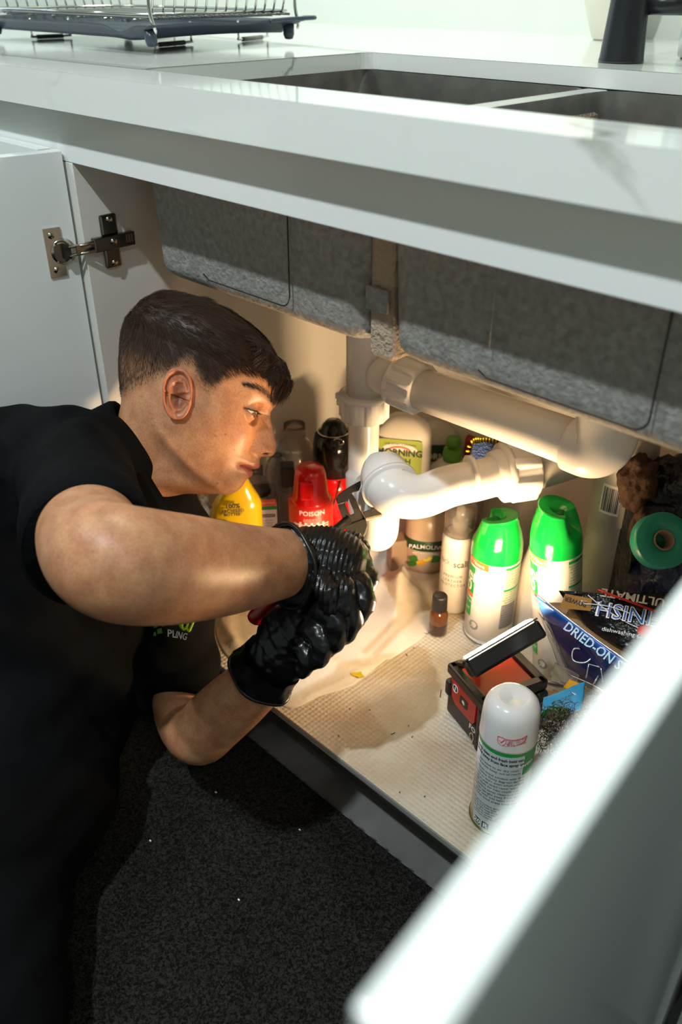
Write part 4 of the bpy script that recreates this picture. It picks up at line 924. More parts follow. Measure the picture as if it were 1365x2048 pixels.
# white jugs with green labels
def jug(label, px, py, d, w, dep, turn, top_px, letters, lab, lmat):
    p = at(px, py, d); H = at(px, top_px, d)[2] - ZF
    t = thing('dish_liquid_jug', label, 'bottle', (p[0], p[1], ZF), rotm(0, 0, facing(p[0], p[1]) + turn), world=False)
    V = []; Fc = []; NZ = 26; NA = 48
    for i in range(NZ + 1):
        s = i / NZ; z = s * H; k = np.interp(s, [0, .02, .05, .86, .91, .955, .98, 1], [.90, .97, 1, 1, .93, .72, .50, .36])
        for j in range(NA):
            a = 2 * math.pi * j / NA; V.append((dep / 2 * k * math.copysign(abs(math.cos(a)) ** .55, math.cos(a)), w / 2 * k * math.copysign(abs(math.sin(a)) ** .55, math.sin(a)), z))
    for i in range(NZ):
        for j in range(NA): Fc.append((i * NA + j, i * NA + (j + 1) % NA, (i + 1) * NA + (j + 1) % NA, (i + 1) * NA + j))
    Fc.append(tuple(range(NA))[::-1]); Fc.append(tuple(NZ * NA + j for j in range(NA)))
    m_ = MB(); m_.add(V, Fc, True); obj('bottle_body', m_, M['white_bottle'], t)
    q = MB(); lw, lh = lab; zc_ = H - 0.030 - lh / 2; x = dep / 2 + 0.0006
    prism(q, rrect(lw, lh, 0.007), 0, 0.0005, (x, 0, zc_), (0, 1, 0), (0, 0, 1), (1, 0, 0)); lo_ = obj('bottle_label', q, M[lmat], t)
    q = MB(); put_text(q, letters, 0.017, (x, 0.0, zc_ + lh / 2 - 0.024), (0, 1, 0), (0, 0, 1), 0.0012, bold=.03, sx=.95); put_text(q, 'FRESH', 0.014, (x, 0.0, zc_ + lh / 2 - 0.040), (0, 1, 0), (0, 0, 1), 0.0012, bold=.03); obj('label_print', q, M['print_dark'] if lmat != 'dark_green' else M['print_white'], lo_)
    return t, x, zc_, lh, H
t, x, zc_, lh, H = jug('large white jug with a lime-green label behind the vertical pipe', 806, 880, 1.46, 0.098, 0.065, -0.12, 815, 'MORNING', (0.076, 0.090), 'lime_label')
q = MB(); prism(q, [(0.030 * math.cos(a), 0.013 * math.sin(a) if a < math.pi else 0.0) for a in np.linspace(0, math.pi, 16)], 0.0006, 0.0008, (x, 0, zc_ + lh / 2 - 0.020), (0, 1, 0), (0, 0, 1), (1, 0, 0)); obj('label_arch', q, M['print_white'], t)
q = MB(); A_ = np.linspace(2.3, 0.85, 10); tube(q, [(x + 0.0014, 0.028 * math.cos(a), zc_ + lh / 2 - 0.034 + 0.021 * math.sin(a)) for a in A_], [0.0004] + [0.0013] * 8 + [0.0004], 6); obj('red_swoosh', q, M['label_orange'], t)
q = MB(); put_text(q, 'ONE SQUIRT IS ENOUGH', 0.0052, (x, 0, zc_ + lh / 2 - 0.0085), (0, 1, 0), (0, 0, 1), 0.0012, sx=.9); obj('slogan_print', q, M['print_dark'], t)
jug('white jug with a dark green label half hidden by the green pump bottle', 878, 895, 1.585, 0.080, 0.06, 0.1, 830, 'MORNING', (0.068, 0.07), 'dark_green')
# green pump bottle
p = at(903, 940, 1.50); H = at(903, 908, 1.50)[2] - ZF
t = thing('soap_bottle', 'white soap bottle with a bright green pump top at the back', 'bottle', (p[0], p[1], ZF), rotm(0, 0, facing(p[0], p[1])), world=False)
obj('bottle_body', lathe(MB(), [(0, 0), (0.040, 0.001), (0.041, 0.01), (0.041, H - 0.035), (0.036, H - 0.018), (0.024, H - 0.006), (0.016, H)], 48, sx=.72), M['white_bottle'], t)
obj('pump_collar', lathe(MB(), [(0.0165, H - 0.002), (0.0172, H + 0.010), (0.0155, H + 0.018), (0.011, H + 0.0195)], 40), M['pump_green'], t)
obj('pump_head', lathe(MB(), [(0.0085, H + 0.018), (0.0085, H + 0.024), (0.0125, H + 0.026), (0.0128, H + 0.036), (0.0118, H + 0.0385), (0.007, H + 0.0378), (0, H + 0.0375)], 40), M['pump_green'], t)
q = MB(); prism(q, rrect(0.06, 0.06, 0.008), 0, 0.0005, (0.0298, 0, H - 0.075), (0, 1, 0), (0, 0, 1), (1, 0, 0)); obj('bottle_label', q, M['dark_green'], t)
# red capped container behind
p = at(952, 905, 1.54)
t = thing('red_cap_bottle', 'bottle with a deep red cap behind the green pump', 'bottle', (p[0], p[1], ZF), world=False); H = at(946, 865, 1.54)[2] - ZF
obj('bottle_body', lathe(MB(), [(0, 0), (0.028, 0.001), (0.028, H - 0.06), (0.018, H - 0.042), (0.018, H - 0.03)], 36), M['white_bottle'], t)
obj('screw_cap', lathe(MB(), [(0.021, H - 0.034), (0.020, H - 0.004), (0.018, H), (0, H)], 60, rfun=ridg), c('deep_red', (0.30, 0.01, 0.01), .3), t)
# palmolive-style bottle low down
p = at(855, 1060, 1.46)
t = thing('hand_wash_bottle', 'hand wash bottle with olive and orange fruit label behind the trap', 'bottle', (p[0], p[1], ZF), rotm(0, 0, facing(p[0], p[1])), world=False); H = at(855, 1005, 1.45)[2] - ZF
obj('bottle_body', lathe(MB(), [(0, 0), (0.030, 0.0005), (0.036, 0.012), (0.038, 0.04), (0.036, H - 0.02), (0.02, H - 0.004), (0.012, H)], 48, sx=.7), c('peach_bottle', (0.55, 0.42, 0.30), .25), t)
obj('dark_band', lathe(MB(), [(0.0366, 0.050), (0.0385, 0.051), (0.038, 0.070), (0.036, 0.071)], 48, sx=.7), M['dark_green'], t)
q = MB(); put_text(q, 'PALMOLIVE', 0.0115, (0.0272, 0, 0.061), (0, 1, 0), (0, 0, 1), 0.001, sx=1.0, bold=.01); put_text(q, 'ANTIBACTERIAL', 0.0045, (0.0272, 0, 0.0485), (0, 1, 0), (0, 0, 1), 0.001, sx=1.1, space=1.3); obj('brand_print', q, M['print_white'], t)
for (yy, zz, s, mt) in ((-0.018, 0.034, 1.0, 'leaf_green'), (0.014, 0.036, 1.2, 'leaf_green'), (-0.006, 0.028, 0.9, 'lemon_orange'), (-0.022, 0.022, .8, 'leaf_green'), (0.004, 0.036, .7, 'yellow')):
    q = MB(); prism(q, [(0.010 * s * math.cos(a), 0.006 * s * math.sin(a)) for a in np.linspace(0, 6.28, 13)[:-1]], 0, 0.0006, (0.0262 - abs(yy) * 0.12, yy, zz), (0, 1, 0.2), (0, -0.2, 1), (1, 0, 0)); obj('fruit_print', q, M[mt], t)
p = at(806, 1030, 1.45)
q = MB(); box(q, (-0.016, -0.022, 0), (0.016, 0.022, 0.062), 0.002, (p[0], p[1], ZF), rotm(0, 0, facing(p[0], p[1]) + .3))
tag(obj('small_carton', q, c('beige_carton', (0.42, 0.30, 0.22), .6)), 'small beige carton between the trap and the hand wash bottle', 'carton')
q = MB(); box(q, (-0.05, -0.07, 0), (0.05, 0.09, 0.03), 0.006, (p[0] - 0.02, p[1] + 0.0, ZF), rotm(0, 0, facing(p[0], p[1]) - .2))

# scrubbing brush with yellow bristles resting on the pipe
p = at(980, 906, 1.22)
brd = thing('scrub_brush', 'blue glittery scrub brush with yellow bristles lying across the bottles', 'brush', p)
U_ = (RT * 0.98 - UP * 0.06); V_ = (RT * 0.10 + UP * 0.99); N_ = np.cross(U_, V_)
outl = [(-0.031, -0.020), (-0.025, 0.011), (-0.010, 0.0145), (0.012, 0.013), (0.034, 0.007), (0.050, 0.000), (0.050, -0.018), (0.02, -0.024), (-0.010, -0.0215)]
q = MB(); prism(q, outl, -0.006, 0.006, p, U_, V_, N_); obj('brush_pad', q, M['glitter_blue'], brd)
q = MB(); prism(q, [(a * 1.15 + 0.006, b * 1.25 + 0.004) for a, b in outl], -0.016, -0.0062, p, U_, V_, N_); obj('brush_back', q, M['navy_bag'], brd)
k = 0
pts = smooth_path([(a, b, 0) for a, b in outl[:6]], 5)[:, :2].tolist() + [(-0.030 + 0.003 * i, -0.0165 - 0.0003 * i) for i in range(1, 12)]
q = MB()
for (a, b) in pts:
    d_ = np.array([a - 0.01, b]); d_ = np.array([d_[0] * .25, d_[1]]) if b > 0.008 or b < -0.0165 else d_; d_ = d_ / (np.linalg.norm(d_) + 1e-6)
    P0 = p + U_ * a + V_ * b; P1 = P0 + (U_ * d_[0] + V_ * d_[1]) * 0.0055 + N_ * 0.003
    tube(q, [P0 - N_ * .002, P1], [0.0013, 0.0017], 6, round_ends=True)
obj('bristle_rows', q, M['yellow'], brd, kind='stuff')

# ================================================================== rechargeable work light
wlc = np.array([-0.479, 0.229]); ang = math.radians(0)
X0 = np.array([-0.516, 0.192]); Xu = np.array([0.033, 0.094]); Xu = Xu / np.linalg.norm(Xu); Xr = np.array([Xu[1], -Xu[0]])
Rw = np.stack([np.r_[Xr, 0], np.r_[Xu, 0], [0, 0, 1.0]], 1); Ow = np.r_[X0, ZF]
WW, WD, WH = 0.080, 0.098, 0.088
lt = thing('work_light', 'red and black cordless work light with its glowing panel tilted up', 'work light', Ow + Rw @ np.array([WW / 2, WD / 2, 0]))
def wbox(nm, a, b, bev, mt, par=None, label=None):
    q = MB(); box(q, a, b, bev, Ow, Rw); return obj(nm, q, M[mt], par or lt, label)
wbox('battery_base', (-0.002, 0.0, 0.0), (WW + 0.002, WD, 0.040), 0.005, 'black')
wbox('red_housing', (0.001, 0.0015, 0.036), (WW - 0.001, WD - 0.002, 0.078), 0.004, 'tool_red')
# black rim frame round the top
q = MB()
for a, b in (((-0.003, -0.002, 0.072), (0.010, WD + 0.002, WH)), ((WW - 0.010, -0.002, 0.072), (WW + 0.004, WD + 0.002, WH)), ((-0.003, -0.003, 0.072), (WW + 0.004, 0.010, WH)), ((-0.003, WD - 0.010, 0.072), (WW + 0.004, WD + 0.003, WH))): box(q, a, b, 0.003, Ow, Rw)
obj('rim_frame', q, M['black'], lt)
q = MB(); box(q, (0.010, 0.010, 0.070), (WW - 0.010, WD - 0.010, 0.0825), 0.002, Ow, Rw); obj('top_tray', q, M['tool_red'], lt)
wbox('corner_guard', (-0.004, -0.004, 0.034), (0.008, 0.014, 0.060), 0.004, 'black'); wbox('corner_guard', (WW - 0.006, -0.004, 0.0), (WW + 0.006, 0.014, 0.074), 0.004, 'black'); wbox('corner_guard', (WW - 0.004, WD - 0.014, 0.0), (WW + 0.008, WD + 0.004, 0.070), 0.004, 'black')
def fpt(u, z): return Ow + Rw @ np.array([u, -0.0, z])
Uf = Rw @ np.array([1.0, 0, 0]); Vf = np.array([0, 0, 1.0]); Nf = Rw @ np.array([0, -1.0, 0])
def fdisc(u, z, rad, off): return [fpt(u + rad * math.cos(a), z + rad * math.sin(a)) + Nf * off for a in np.linspace(0, 2 * math.pi, 29)[:-1]]
q = MB(); prism(q, [(0.012, 0.040), (0.022, 0.033), (0.064, 0.033), (0.068, 0.040), (0.068, 0.070), (0.010, 0.070)], -0.001, 0.0015, Ow, Uf, Vf, Nf); obj('red_fascia', q, M['tool_red'], lt)
q = MB(); q.add(fdisc(0.020, 0.060, 0.0062, 0.0018), [tuple(range(28))], False); dk = obj('power_button', q, M['black'], lt)
q = MB(); tube(q, fdisc(0.020, 0.060, 0.0058, 0.002), 0.0006, 6, True); box(q, (-0.0007, -0.0028, 0.0), (0.0007, 0.0028, 0.0006), 0, fpt(0.020, 0.060) + Nf * 0.002, np.stack([Uf, Vf, Nf], 1)); obj('power_mark', q, M['print_white'], dk)
q = MB(); prism(q, rrect(0.018, 0.014, 0.002), 0.0015, 0.0022, fpt(0.041, 0.0525), Uf, Vf, Nf); dk = obj('mode_button', q, M['black'], lt)
q = MB()
for a in np.linspace(0, math.pi, 5)[:-1]:
    e = Uf * math.cos(a) + Vf * math.sin(a); tube(q, [fpt(0.041, 0.0525) + Nf * .0024 - e * .0038, fpt(0.041, 0.0525) + Nf * .0024 + e * .0038], 0.0004, 5)
obj('sun_mark', q, M['print_white'], dk)
q = MB(); put_text(q, 'FOR', 0.012, fpt(0.070, 0.028) + Nf * 0.002, Uf, Vf, 0.0006, bold=.02); obj('base_letters', q, M['print_white'], lt)
# tilting lamp head: hinge side near the camera-left rim, open edge up
Hh0 = at(925, 1322, 1.118); Hh1 = at(1060, 1243, 1.125)      # the head's long bottom edge
ex = Hh1 - Hh0; Lh = np.linalg.norm(ex); ex /= Lh
nrm = np.array([-0.67, -0.02, 0.50]); nrm -= ex * (nrm @ ex); nrm /= np.linalg.norm(nrm); ey = np.cross(nrm, ex)
hd = MB(); Rh = np.stack([ex, ey, nrm], 1)
hw = 0.046
box(hd, (-0.002, -hw, -0.024), (Lh + 0.002, 0.0, 0.0), 0.004, Hh0, Rh)
obj('lamp_head', hd, M['blackgloss'], lt)
bz_ = MB()
for a, b in (((-0.002, -hw, 0), (0.004, 0, 0.0025)), ((Lh - 0.004, -hw, 0), (Lh + 0.002, 0, 0.0025)), ((0, -0.003, 0), (Lh, 0, 0.0025)), ((0, -hw, 0), (Lh, -hw + 0.003, 0.0025))): box(bz_, a, b, 0.0008, Hh0, Rh)
obj('lamp_bezel', bz_, c('bezel_grey', (0.10, 0.095, 0.09), 0.3), lt)
em = MB(); box(em, (0.004, -hw + 0.003, 0.0002), (Lh - 0.004, -0.003, 0.0040), 0.0004, Hh0, Rh); obj('light_panel', em, M['lamp_white'], lt, label='glowing white light panel')
hg = MB(); 
for u in (0.006,): tube(hg, [Hh0 + ex * u - nrm * 0.006 + ey * 0.004, Ow + Rw @ np.array([0.006, 0.012, WH])], 0.005, 14, round_ends=True)
tube(hg, [Hh0 + ex * 0.03 - nrm * 0.008 - ey * 0.01, Ow + Rw @ np.array([0.02, 0.03, WH - 0.004])], 0.005, 12, round_ends=True)
obj('lamp_hinge', hg, M['black'], lt)
rc_ = tag(obj('cord_clip', tube(MB(), [Ow + Rw @ np.array([WW - 0.008 + 0.004 * math.cos(a), -0.006, 0.020 + 0.006 * math.sin(a)]) for a in np.linspace(0, 6.28, 20)[:-1]], 0.0012, 6, True), M['nickel'], lt), 'x', 'x')
del rc_['category']; rc_['label'] = 'small chrome hanging ring'

# ================================================================== pouches, wrapper, steel wool at the right
def sheet(P00, P10, P01, P11, nu, nv, bulge, nrm_, wr_=0.0, seed=0, th=0.0008):
    r2 = np.random.default_rng(seed); ph = r2.random((5, 3)) * 6.28; V = []; Fc = []
    P00, P10, P01, P11 = map(lambda q: np.array(q, float), (P00, P10, P01, P11)); nrm_ = np.array(nrm_, float); nrm_ /= np.linalg.norm(nrm_)
    for lvl in (0, 1):
        for i in range(nu + 1):
            for j in range(nv + 1):
                u, v_ = i / nu, j / nv
                p_ = (P00 * (1 - u) + P10 * u) * (1 - v_) + (P01 * (1 - u) + P11 * u) * v_
                b_ = bulge * math.sin(math.pi * u) ** .7 * (0.4 + 0.6 * math.sin(math.pi * v_)) + wr_ * sum(math.sin(ph[k][0] + (3 + 2 * k) * u + ph[k][1] + (4 + k) * v_ * 1.7) for k in range(5)) * .4
                V.append(p_ + nrm_ * (b_ - lvl * th))
    n1 = (nu + 1) * (nv + 1)
    for i in range(nu):
        for j in range(nv):
            a = i * (nv + 1) + j; qd = (a, a + nv + 1, a + nv + 2, a + 1); Fc.append(qd); Fc.append(tuple(n1 + x_ for x_ in qd[::-1]))
    ed = [i * (nv + 1) for i in range(nu + 1)] + [nu * (nv + 1) + j for j in range(1, nv + 1)] + [i * (nv + 1) + nv for i in range(nu - 1, -1, -1)] + list(range(nv - 1, 0, -1))
    for a, b in zip(ed, ed[1:] + ed[:1]): Fc.append((a, n1 + a, n1 + b, b))
    m_ = MB(); m_.add(V, Fc, True); return m_
po = thing('tablet_pouch', 'open blue pouch showing brown kraft inside, leaning right of the work light', 'pouch', at(1150, 1290, 1.08))
A = at(1068, 1188, 1.110); B = at(1290, 1352, 1.02); Cc = at(1138, 1352, 1.165); Dd = at(1260, 1420, 1.06); E_ = at(1265, 1290, 1.12)
front = sheet(Cc, Dd, A, B, 24, 16, 0.012, -FW, 0.0015, 3); fo = obj('pouch_front', front, M['dark_blue_pouch'], po)
band = sheet(A * .72 + Cc * .28 - FW * .002, B * .72 + Dd * .28 - FW * .002, A - FW * .0012, B - FW * .0012, 24, 6, 0.0125, -FW, 0.0012, 3); obj('pouch_band', band, M['blue_pouch'], po)
K0 = at(1080, 1205, 1.165); K1 = at(1132, 1205, 1.125); K2 = at(1270, 1318, 1.10); 
back = sheet(A * .9 + Cc * .1 + FW * .002, B * .92 + Dd * .08 + FW * .002, K1, E_ + UP * .002, 24, 14, -0.018, -FW, 0.003, 5); obj('pouch_lining', back, M['kraft'], po, label='brown kraft lining of the open pouch')
rim = MB(); tube(rim, smooth_path([K1, K1 * .6 + E_ * .4 + UP * .004, E_ + UP * .002, at(1330, 1330, 1.08)], 6), 0.0016, 8); obj('pouch_rim', rim, M['blue_pouch'], po)
zp = MB()
for o_ in (0.10, 0.13): tube(zp, smooth_path([(A * (1 - o_) + K1 * o_) - FW * .003, (A + B) / 2 * (1 - o_) + (K1 + E_) / 2 * o_ - FW * .002 + UP * -.002, B * (1 - o_) + E_ * o_ - FW * .003], 6), 0.0005, 5)
obj('zip_seal', zp, M['silver_film'], po)
tp_ = MB(); prism(tp_, [(0, 0), (0.010, -0.016), (0.004, -0.020), (-0.004, 0.004)], 0, 0.001, at(1066, 1178, 1.108), RT, UP, -FW); obj('torn_corner', tp_, M['silver_film'], po)
eU = (B - A) / np.linalg.norm(B - A); eV = np.cross(-FW, eU); eV /= np.linalg.norm(eV); eV = -eV if eV @ UP < 0 else eV
q = MB(); put_text(q, 'DRIED-ON STAINS', 0.0165, (A * .86 + Cc * .14) * .36 + (B * .86 + Dd * .14) * .64 - FW * 0.0175 - eV * 0.002, eU, eV, 0.0, bold=.015, sx=.92)
obj('pouch_letters', q, c('pale_blue_print', (0.42, 0.62, 0.78), .4), po)
q = MB(); o_ = (Cc + Dd + A + B) / 4 - FW * 0.0155
tube(q, smooth_path([o_ + eU * a + eV * b for a, b in ((-0.045, 0.012), (-0.03, 0.020), (-0.012, 0.014), (-0.012, -0.004), (-0.026, -0.012), (-0.034, 0.0), (-0.022, 0.008))], 5), 0.0011, 6)
tube(q, [o_ + eU * a + eV * b for a, b in ((0.0, -0.02), (-0.008, -0.004), (0.006, 0.002), (0.02, -0.012))], 0.0011, 6); tube(q, [o_ + eU * a + eV * b for a, b in ((0.012, -0.022), (0.010, -0.008))], 0.0012, 6)
tube(q, smooth_path([o_ + eU * a + eV * b for a, b in ((-0.02, -0.03), (0.01, -0.022), (0.03, -0.02), (0.05, -0.024))], 5), 0.0007, 6)
obj('swirl_print', q, M['silver_film'], po)
q = MB(); prism(q, [(0.007 * math.cos(a), 0.006 * math.sin(a)) for a in np.linspace(0, 6.28, 15)[:-1]], 0, .001, o_ + eU * 0.034 - eV * 0.002, eU, eV, -FW); obj('red_dot', q, M['red_label'], po)
sd = sheet(at(1118, 1330, 1.168), at(1146, 1360, 1.160), at(1078, 1225, 1.118), at(1100, 1250, 1.120), 8, 12, 0.003, -FW, .002, 8); obj('clear_side', sd, M['clear_plastic'], po)

# second dark glossy pouch lying behind, with big coloured letters
p2 = thing('tablet_pouch', 'glossy black and blue pouch with red and white lettering behind the open pouch', 'pouch', at(1230, 1225, 1.13))
Q0 = at(1180, 1262, 1.115); Q1 = at(1345, 1335, 1.03); Q2 = at(1118, 1182, 1.108); Q3 = at(1345, 1186, 1.09)
pf = sheet(Q0, Q1, Q2, Q3, 22, 16, 0.006, np.cross(Q1 - Q0, Q2 - Q0) if np.cross(Q1 - Q0, Q2 - Q0) @ (-FW) > 0 else -np.cross(Q1 - Q0, Q2 - Q0), .0012, 12); obj('pouch_film', pf, M['black_bag'], p2)
nQ = np.cross(Q1 - Q0, Q3 - Q1); nQ /= np.linalg.norm(nQ); nQ = nQ if nQ @ (-FW) > 0 else -nQ
def q2(u, v_): return (Q0 * (1 - u) + Q1 * u) * (1 - v_) + (Q2 * (1 - u) + Q3 * u) * v_ + nQ * 0.0085
dU = (q2(.9, .5) - q2(.2, .5)); dU /= np.linalg.norm(dU); dV = np.cross(nQ, dU); dV = dV if dV @ UP > 0 else -dV
q = MB(); put_text(q, 'ULTIMATE', 0.017, q2(.66, .86), -dU, -dV, .0002, bold=.02); put_text(q, 'dishwashing tablets', 0.0085, q2(.55, .22), dU, dV, .0002)
tube(q, smooth_path([q2(.05, .62), q2(.4, .66), q2(.75, .5), q2(.98, .2)], 5), .0007, 5); tube(q, smooth_path([q2(.25, .85), q2(.35, .62), q2(.55, .42), q2(.85, .32)], 5), .0007, 5)
for a in np.linspace(0, math.pi, 5)[:-1]: tube(q, [q2(.16, .72) + (dU * math.cos(a) + dV * math.sin(a)) * .007, q2(.16, .72) - (dU * math.cos(a) + dV * math.sin(a)) * .007], .0003, 4)
obj('white_print', q, M['print_white'], p2)
q = MB(); put_text(q, 'FINISH', 0.031, q2(.60, .58), -dU, -dV, .0008, bold=.03, sx=.9); obj('brand_letters', q, M['print_white'], p2)
q = MB(); put_text(q, 'FINISH', 0.030, q2(.60, .58), -dU, -dV, .0012, bold=-.005, sx=.9); obj('brand_letters', q, M['blue_pouch'], p2)
q = MB(); prism(q, [(0.016 * math.cos(a), 0.010 * math.sin(a)) for a in np.linspace(0, 6.28, 19)[:-1]], .001, .0015, q2(.80, .34), dU, dV, nQ); tube(q, [q2(.36, .96) + nQ * .001, q2(.88, .66) + nQ * .001], .0016, 6); obj('red_print', q, M['red_label'], p2)
q = MB(); prism(q, [(-0.02, -0.008), (0.02, -0.012), (0.022, 0.004), (-0.012, 0.010)], .001, .0016, at(1150, 1203, 1.100), RT, UP, -FW); og = obj('orange_tab', q, c('amber_card', (0.45, 0.22, 0.05), .5), p2)
q = MB(); put_text(q, 'POWER', 0.0085, at(1152, 1203, 1.098), -(RT * .95 - UP * .3), -(UP * .95 + RT * .3), .0, bold=.02); obj('tab_letters', q, M['print_dark'], p2)

# blue and green sponge wrapper, clear crumpled film, steel wool
wp_ = thing('sponge_packet', 'blue and green printed wrapper between the white cap and the door', 'packet', at(1120, 1400, 1.02))
a0, a1, a2, a3 = at(1082, 1440, 1.04), at(1165, 1420, 1.03), at(1088, 1395, 1.07), at(1172, 1362, 1.07)
obj('wrapper_film', sheet(a0, a1, a2, a3, 18, 12, .008, -FW, .0012, 21), M['light_blue'], wp_)
q = MB()
for i in range(6): put_text(q, para(3, i * 4), .0042, a2 * (.85 - .13 * i) + a0 * (.15 + .13 * i) + (a1 - a0) * .42 - FW * .011, (a3 - a2) / np.linalg.norm(a3 - a2), UP, 0, sx=.9)
obj('small_print', q, M['print_dark'], wp_)
q = MB(); prism(q, [(-0.024, -0.006), (0.020, -0.010), (0.016, 0.005), (-0.006, 0.008)], 0, .001, at(1112, 1425, 1.02), RT, UP, -FW); obj('green_print', q, M['green_wrap'], wp_)
obj('wrapper_end', sheet(at(1128, 1375, 1.09), at(1160, 1395, 1.06), at(1140, 1358, 1.09), at(1175, 1372, 1.07), 10, 8, .004, -FW, .001, 5), c('wrapper_orange', (0.6, 0.3, 0.02), .3), wp_)
q = MB()
for i in range(6): tube(q, smooth_path([at(1142 + i * 5, 1384 + i * 1.0, 1.055), at(1160 + i * 5, 1392 + i * 2, 1.05), at(1180 + i * 5, 1388, 1.05)], 4), .0007, 5)
obj('silver_stripes', q, M['silver_film'], wp_)
cf = thing('clear_film', 'crumpled clear film lying on the liner below the blue pouch', 'film', at(1125, 1358, 1.13))
obj('film_sheet', sheet(at(1098, 1360, 1.16), at(1150, 1378, 1.12), at(1112, 1325, 1.17), at(1160, 1350, 1.13), 14, 12, .006, -FW, .004, 31), M['clear_plastic'], cf)
sw = MB(); rs = np.random.default_rng(5); c0 = at(1128, 1462, 0.985); c0[2] = max(c0[2], ZF + 0.03)
for i in range(230):
    d_ = rs.normal(size=3); d_ /= np.linalg.norm(d_); p_ = c0 + d_ * rs.random() ** .4 * np.array([.032, .032, .028]); ax = rs.normal(size=3); ax /= np.linalg.norm(ax); bx = np.cross(ax, [0.3, .5, .8]); bx /= np.linalg.norm(bx); cx2 = np.cross(ax, bx)
    tube(sw, [p_ + (bx * math.cos(a) + cx2 * math.sin(a)) * .0055 + ax * .0018 * a for a in np.linspace(0, 7.5, 11)], .00038, 4, caps=False)
tag(obj('steel_wool', sw, M['steel_wool']), 'ball of shiny curled steel wool between the white can and the door', 'scourer', kind='stuff')
q = MB(); prism(q, rrect(0.03, 0.05, .004), 0, .02, at(1092, 1500, .97), RT, UP, -FW)

# ================================================================== dark clutter on the right: tape, bags, paper
tpc = at(1322, 1082, 1.02); axd = at(1322, 1082, 0.9) - tpc; axd /= np.linalg.norm(axd); axd = axd + RT * 0.38 + UP * 0.1; axd /= np.linalg.norm(axd)
tr_ = thing('tape_roll', 'roll of green masking tape resting on dark bags at the right', 'tape', tpc)
q = MB(); u_ = np.cross(axd, UP); u_ /= np.linalg.norm(u_); w_ = np.cross(axd, u_); R2 = np.stack([u_, w_, axd], 1)
lathe(q, [(0.0125, -0.011), (0.0325, -0.0115), (0.0335, -0.010), (0.0335, 0.010), (0.0325, 0.0115), (0.0125, 0.011), (0.0125, -0.011)], 64, tpc, R2); obj('tape_winding', q, M['tape_green'], tr_)
q = MB(); lathe(q, [(0.0105, -0.0115), (0.0124, -0.0116), (0.0124, 0.0116), (0.0105, 0.0115), (0.0105, -0.0115)], 40, tpc, R2); obj('cardboard_core', q, M['cardboard'], tr_)
def bag(label, name, cat, px, py, d, rad, seed, mt, sq=(1, 1, 1), floor=True, amp=.35):
    p_ = at(px, py, d); 
    o = obj(name, blob(p_, rad, amp, seed, 22, sq, 3.2), M[mt]); return tag(o, label, cat)
bag('crumpled dark navy plastic bag under the green tape', 'plastic_bag', 'bag', 1340, 1180, 1.14, 0.052, 1, 'navy_bag', (1, .8, 1.2))
bag('crumpled black plastic bag behind the green tape', 'plastic_bag', 'bag', 1340, 1010, 1.14, 0.050, 2, 'black_bag', (1, .8, 1.3))
bag('brown paper bag wedged under the sink at the far right', 'paper_bag', 'bag', 1275, 965, 1.10, 0.030, 3, 'brown_paper', (.7, .7, 1.2))
bag('brown crumpled paper left of the green tape', 'paper_bag', 'bag', 1283, 1062, 1.10, 0.022, 6, 'brown_paper', (.6, .6, 1.3))
obj_ = obj('grey_card', sheet(at(1300, 1000, 1.12), at(1320, 970, 1.11), at(1312, 950, 1.12), at(1345, 945, 1.10), 8, 8, .004, -FW, .001, 3), M['grey_card']); tag(obj_, 'folded grey card flap poking up above the green tape', 'card')
q = MB(); put_text(q, 'L', .016, at(1254, 1005, 1.10), RT, UP, 0); 
for i in range(3): tube(q, [at(1226 + 4 * i, 1058 + 5 * i, 1.09), at(1250, 1056 + 5 * i, 1.09)], .0004, 4)
bx_ = thing('dark_box', 'black printed box standing between the white pipe and the tape', 'box', at(1235, 1080, 1.16))
Rb = np.stack([RT, np.cross(np.array([0, 0, 1.0]), RT), [0, 0, 1.0]], 1); pb_ = at(1290, 1060, 1.15)
bm_ = MB(); box(bm_, (-0.022, -0.03, ZF - pb_[2]), (0.03, 0.03, 0.055), .002, pb_ + FW * .0, Rb); obj('box_body', bm_, M['black_bag'], bx_)
q2_ = MB(); ff = pb_ + FW * .0 - Rb[:, 1] * 0.0301 if (Rb[:, 1] @ FW) > 0 else pb_ + FW * .0 + Rb[:, 1] * 0.0301
sU = RT; nB = -Rb[:, 1] if (Rb[:, 1] @ FW) > 0 else Rb[:, 1]
put_text(q2_, 'L', .014, ff + [0, 0, .035] + sU * .012, sU, (0, 0, 1), .0005)
for i in range(3): tube(q2_, [ff + [0, 0, .012 - .004 * i] + nB * .0006 - sU * .004, ff + [0, 0, .012 - .004 * i] + nB * .0006 + sU * (.010 - .002 * i)], .0004, 4)
obj('box_print', q2_, M['print_grey'], bx_)

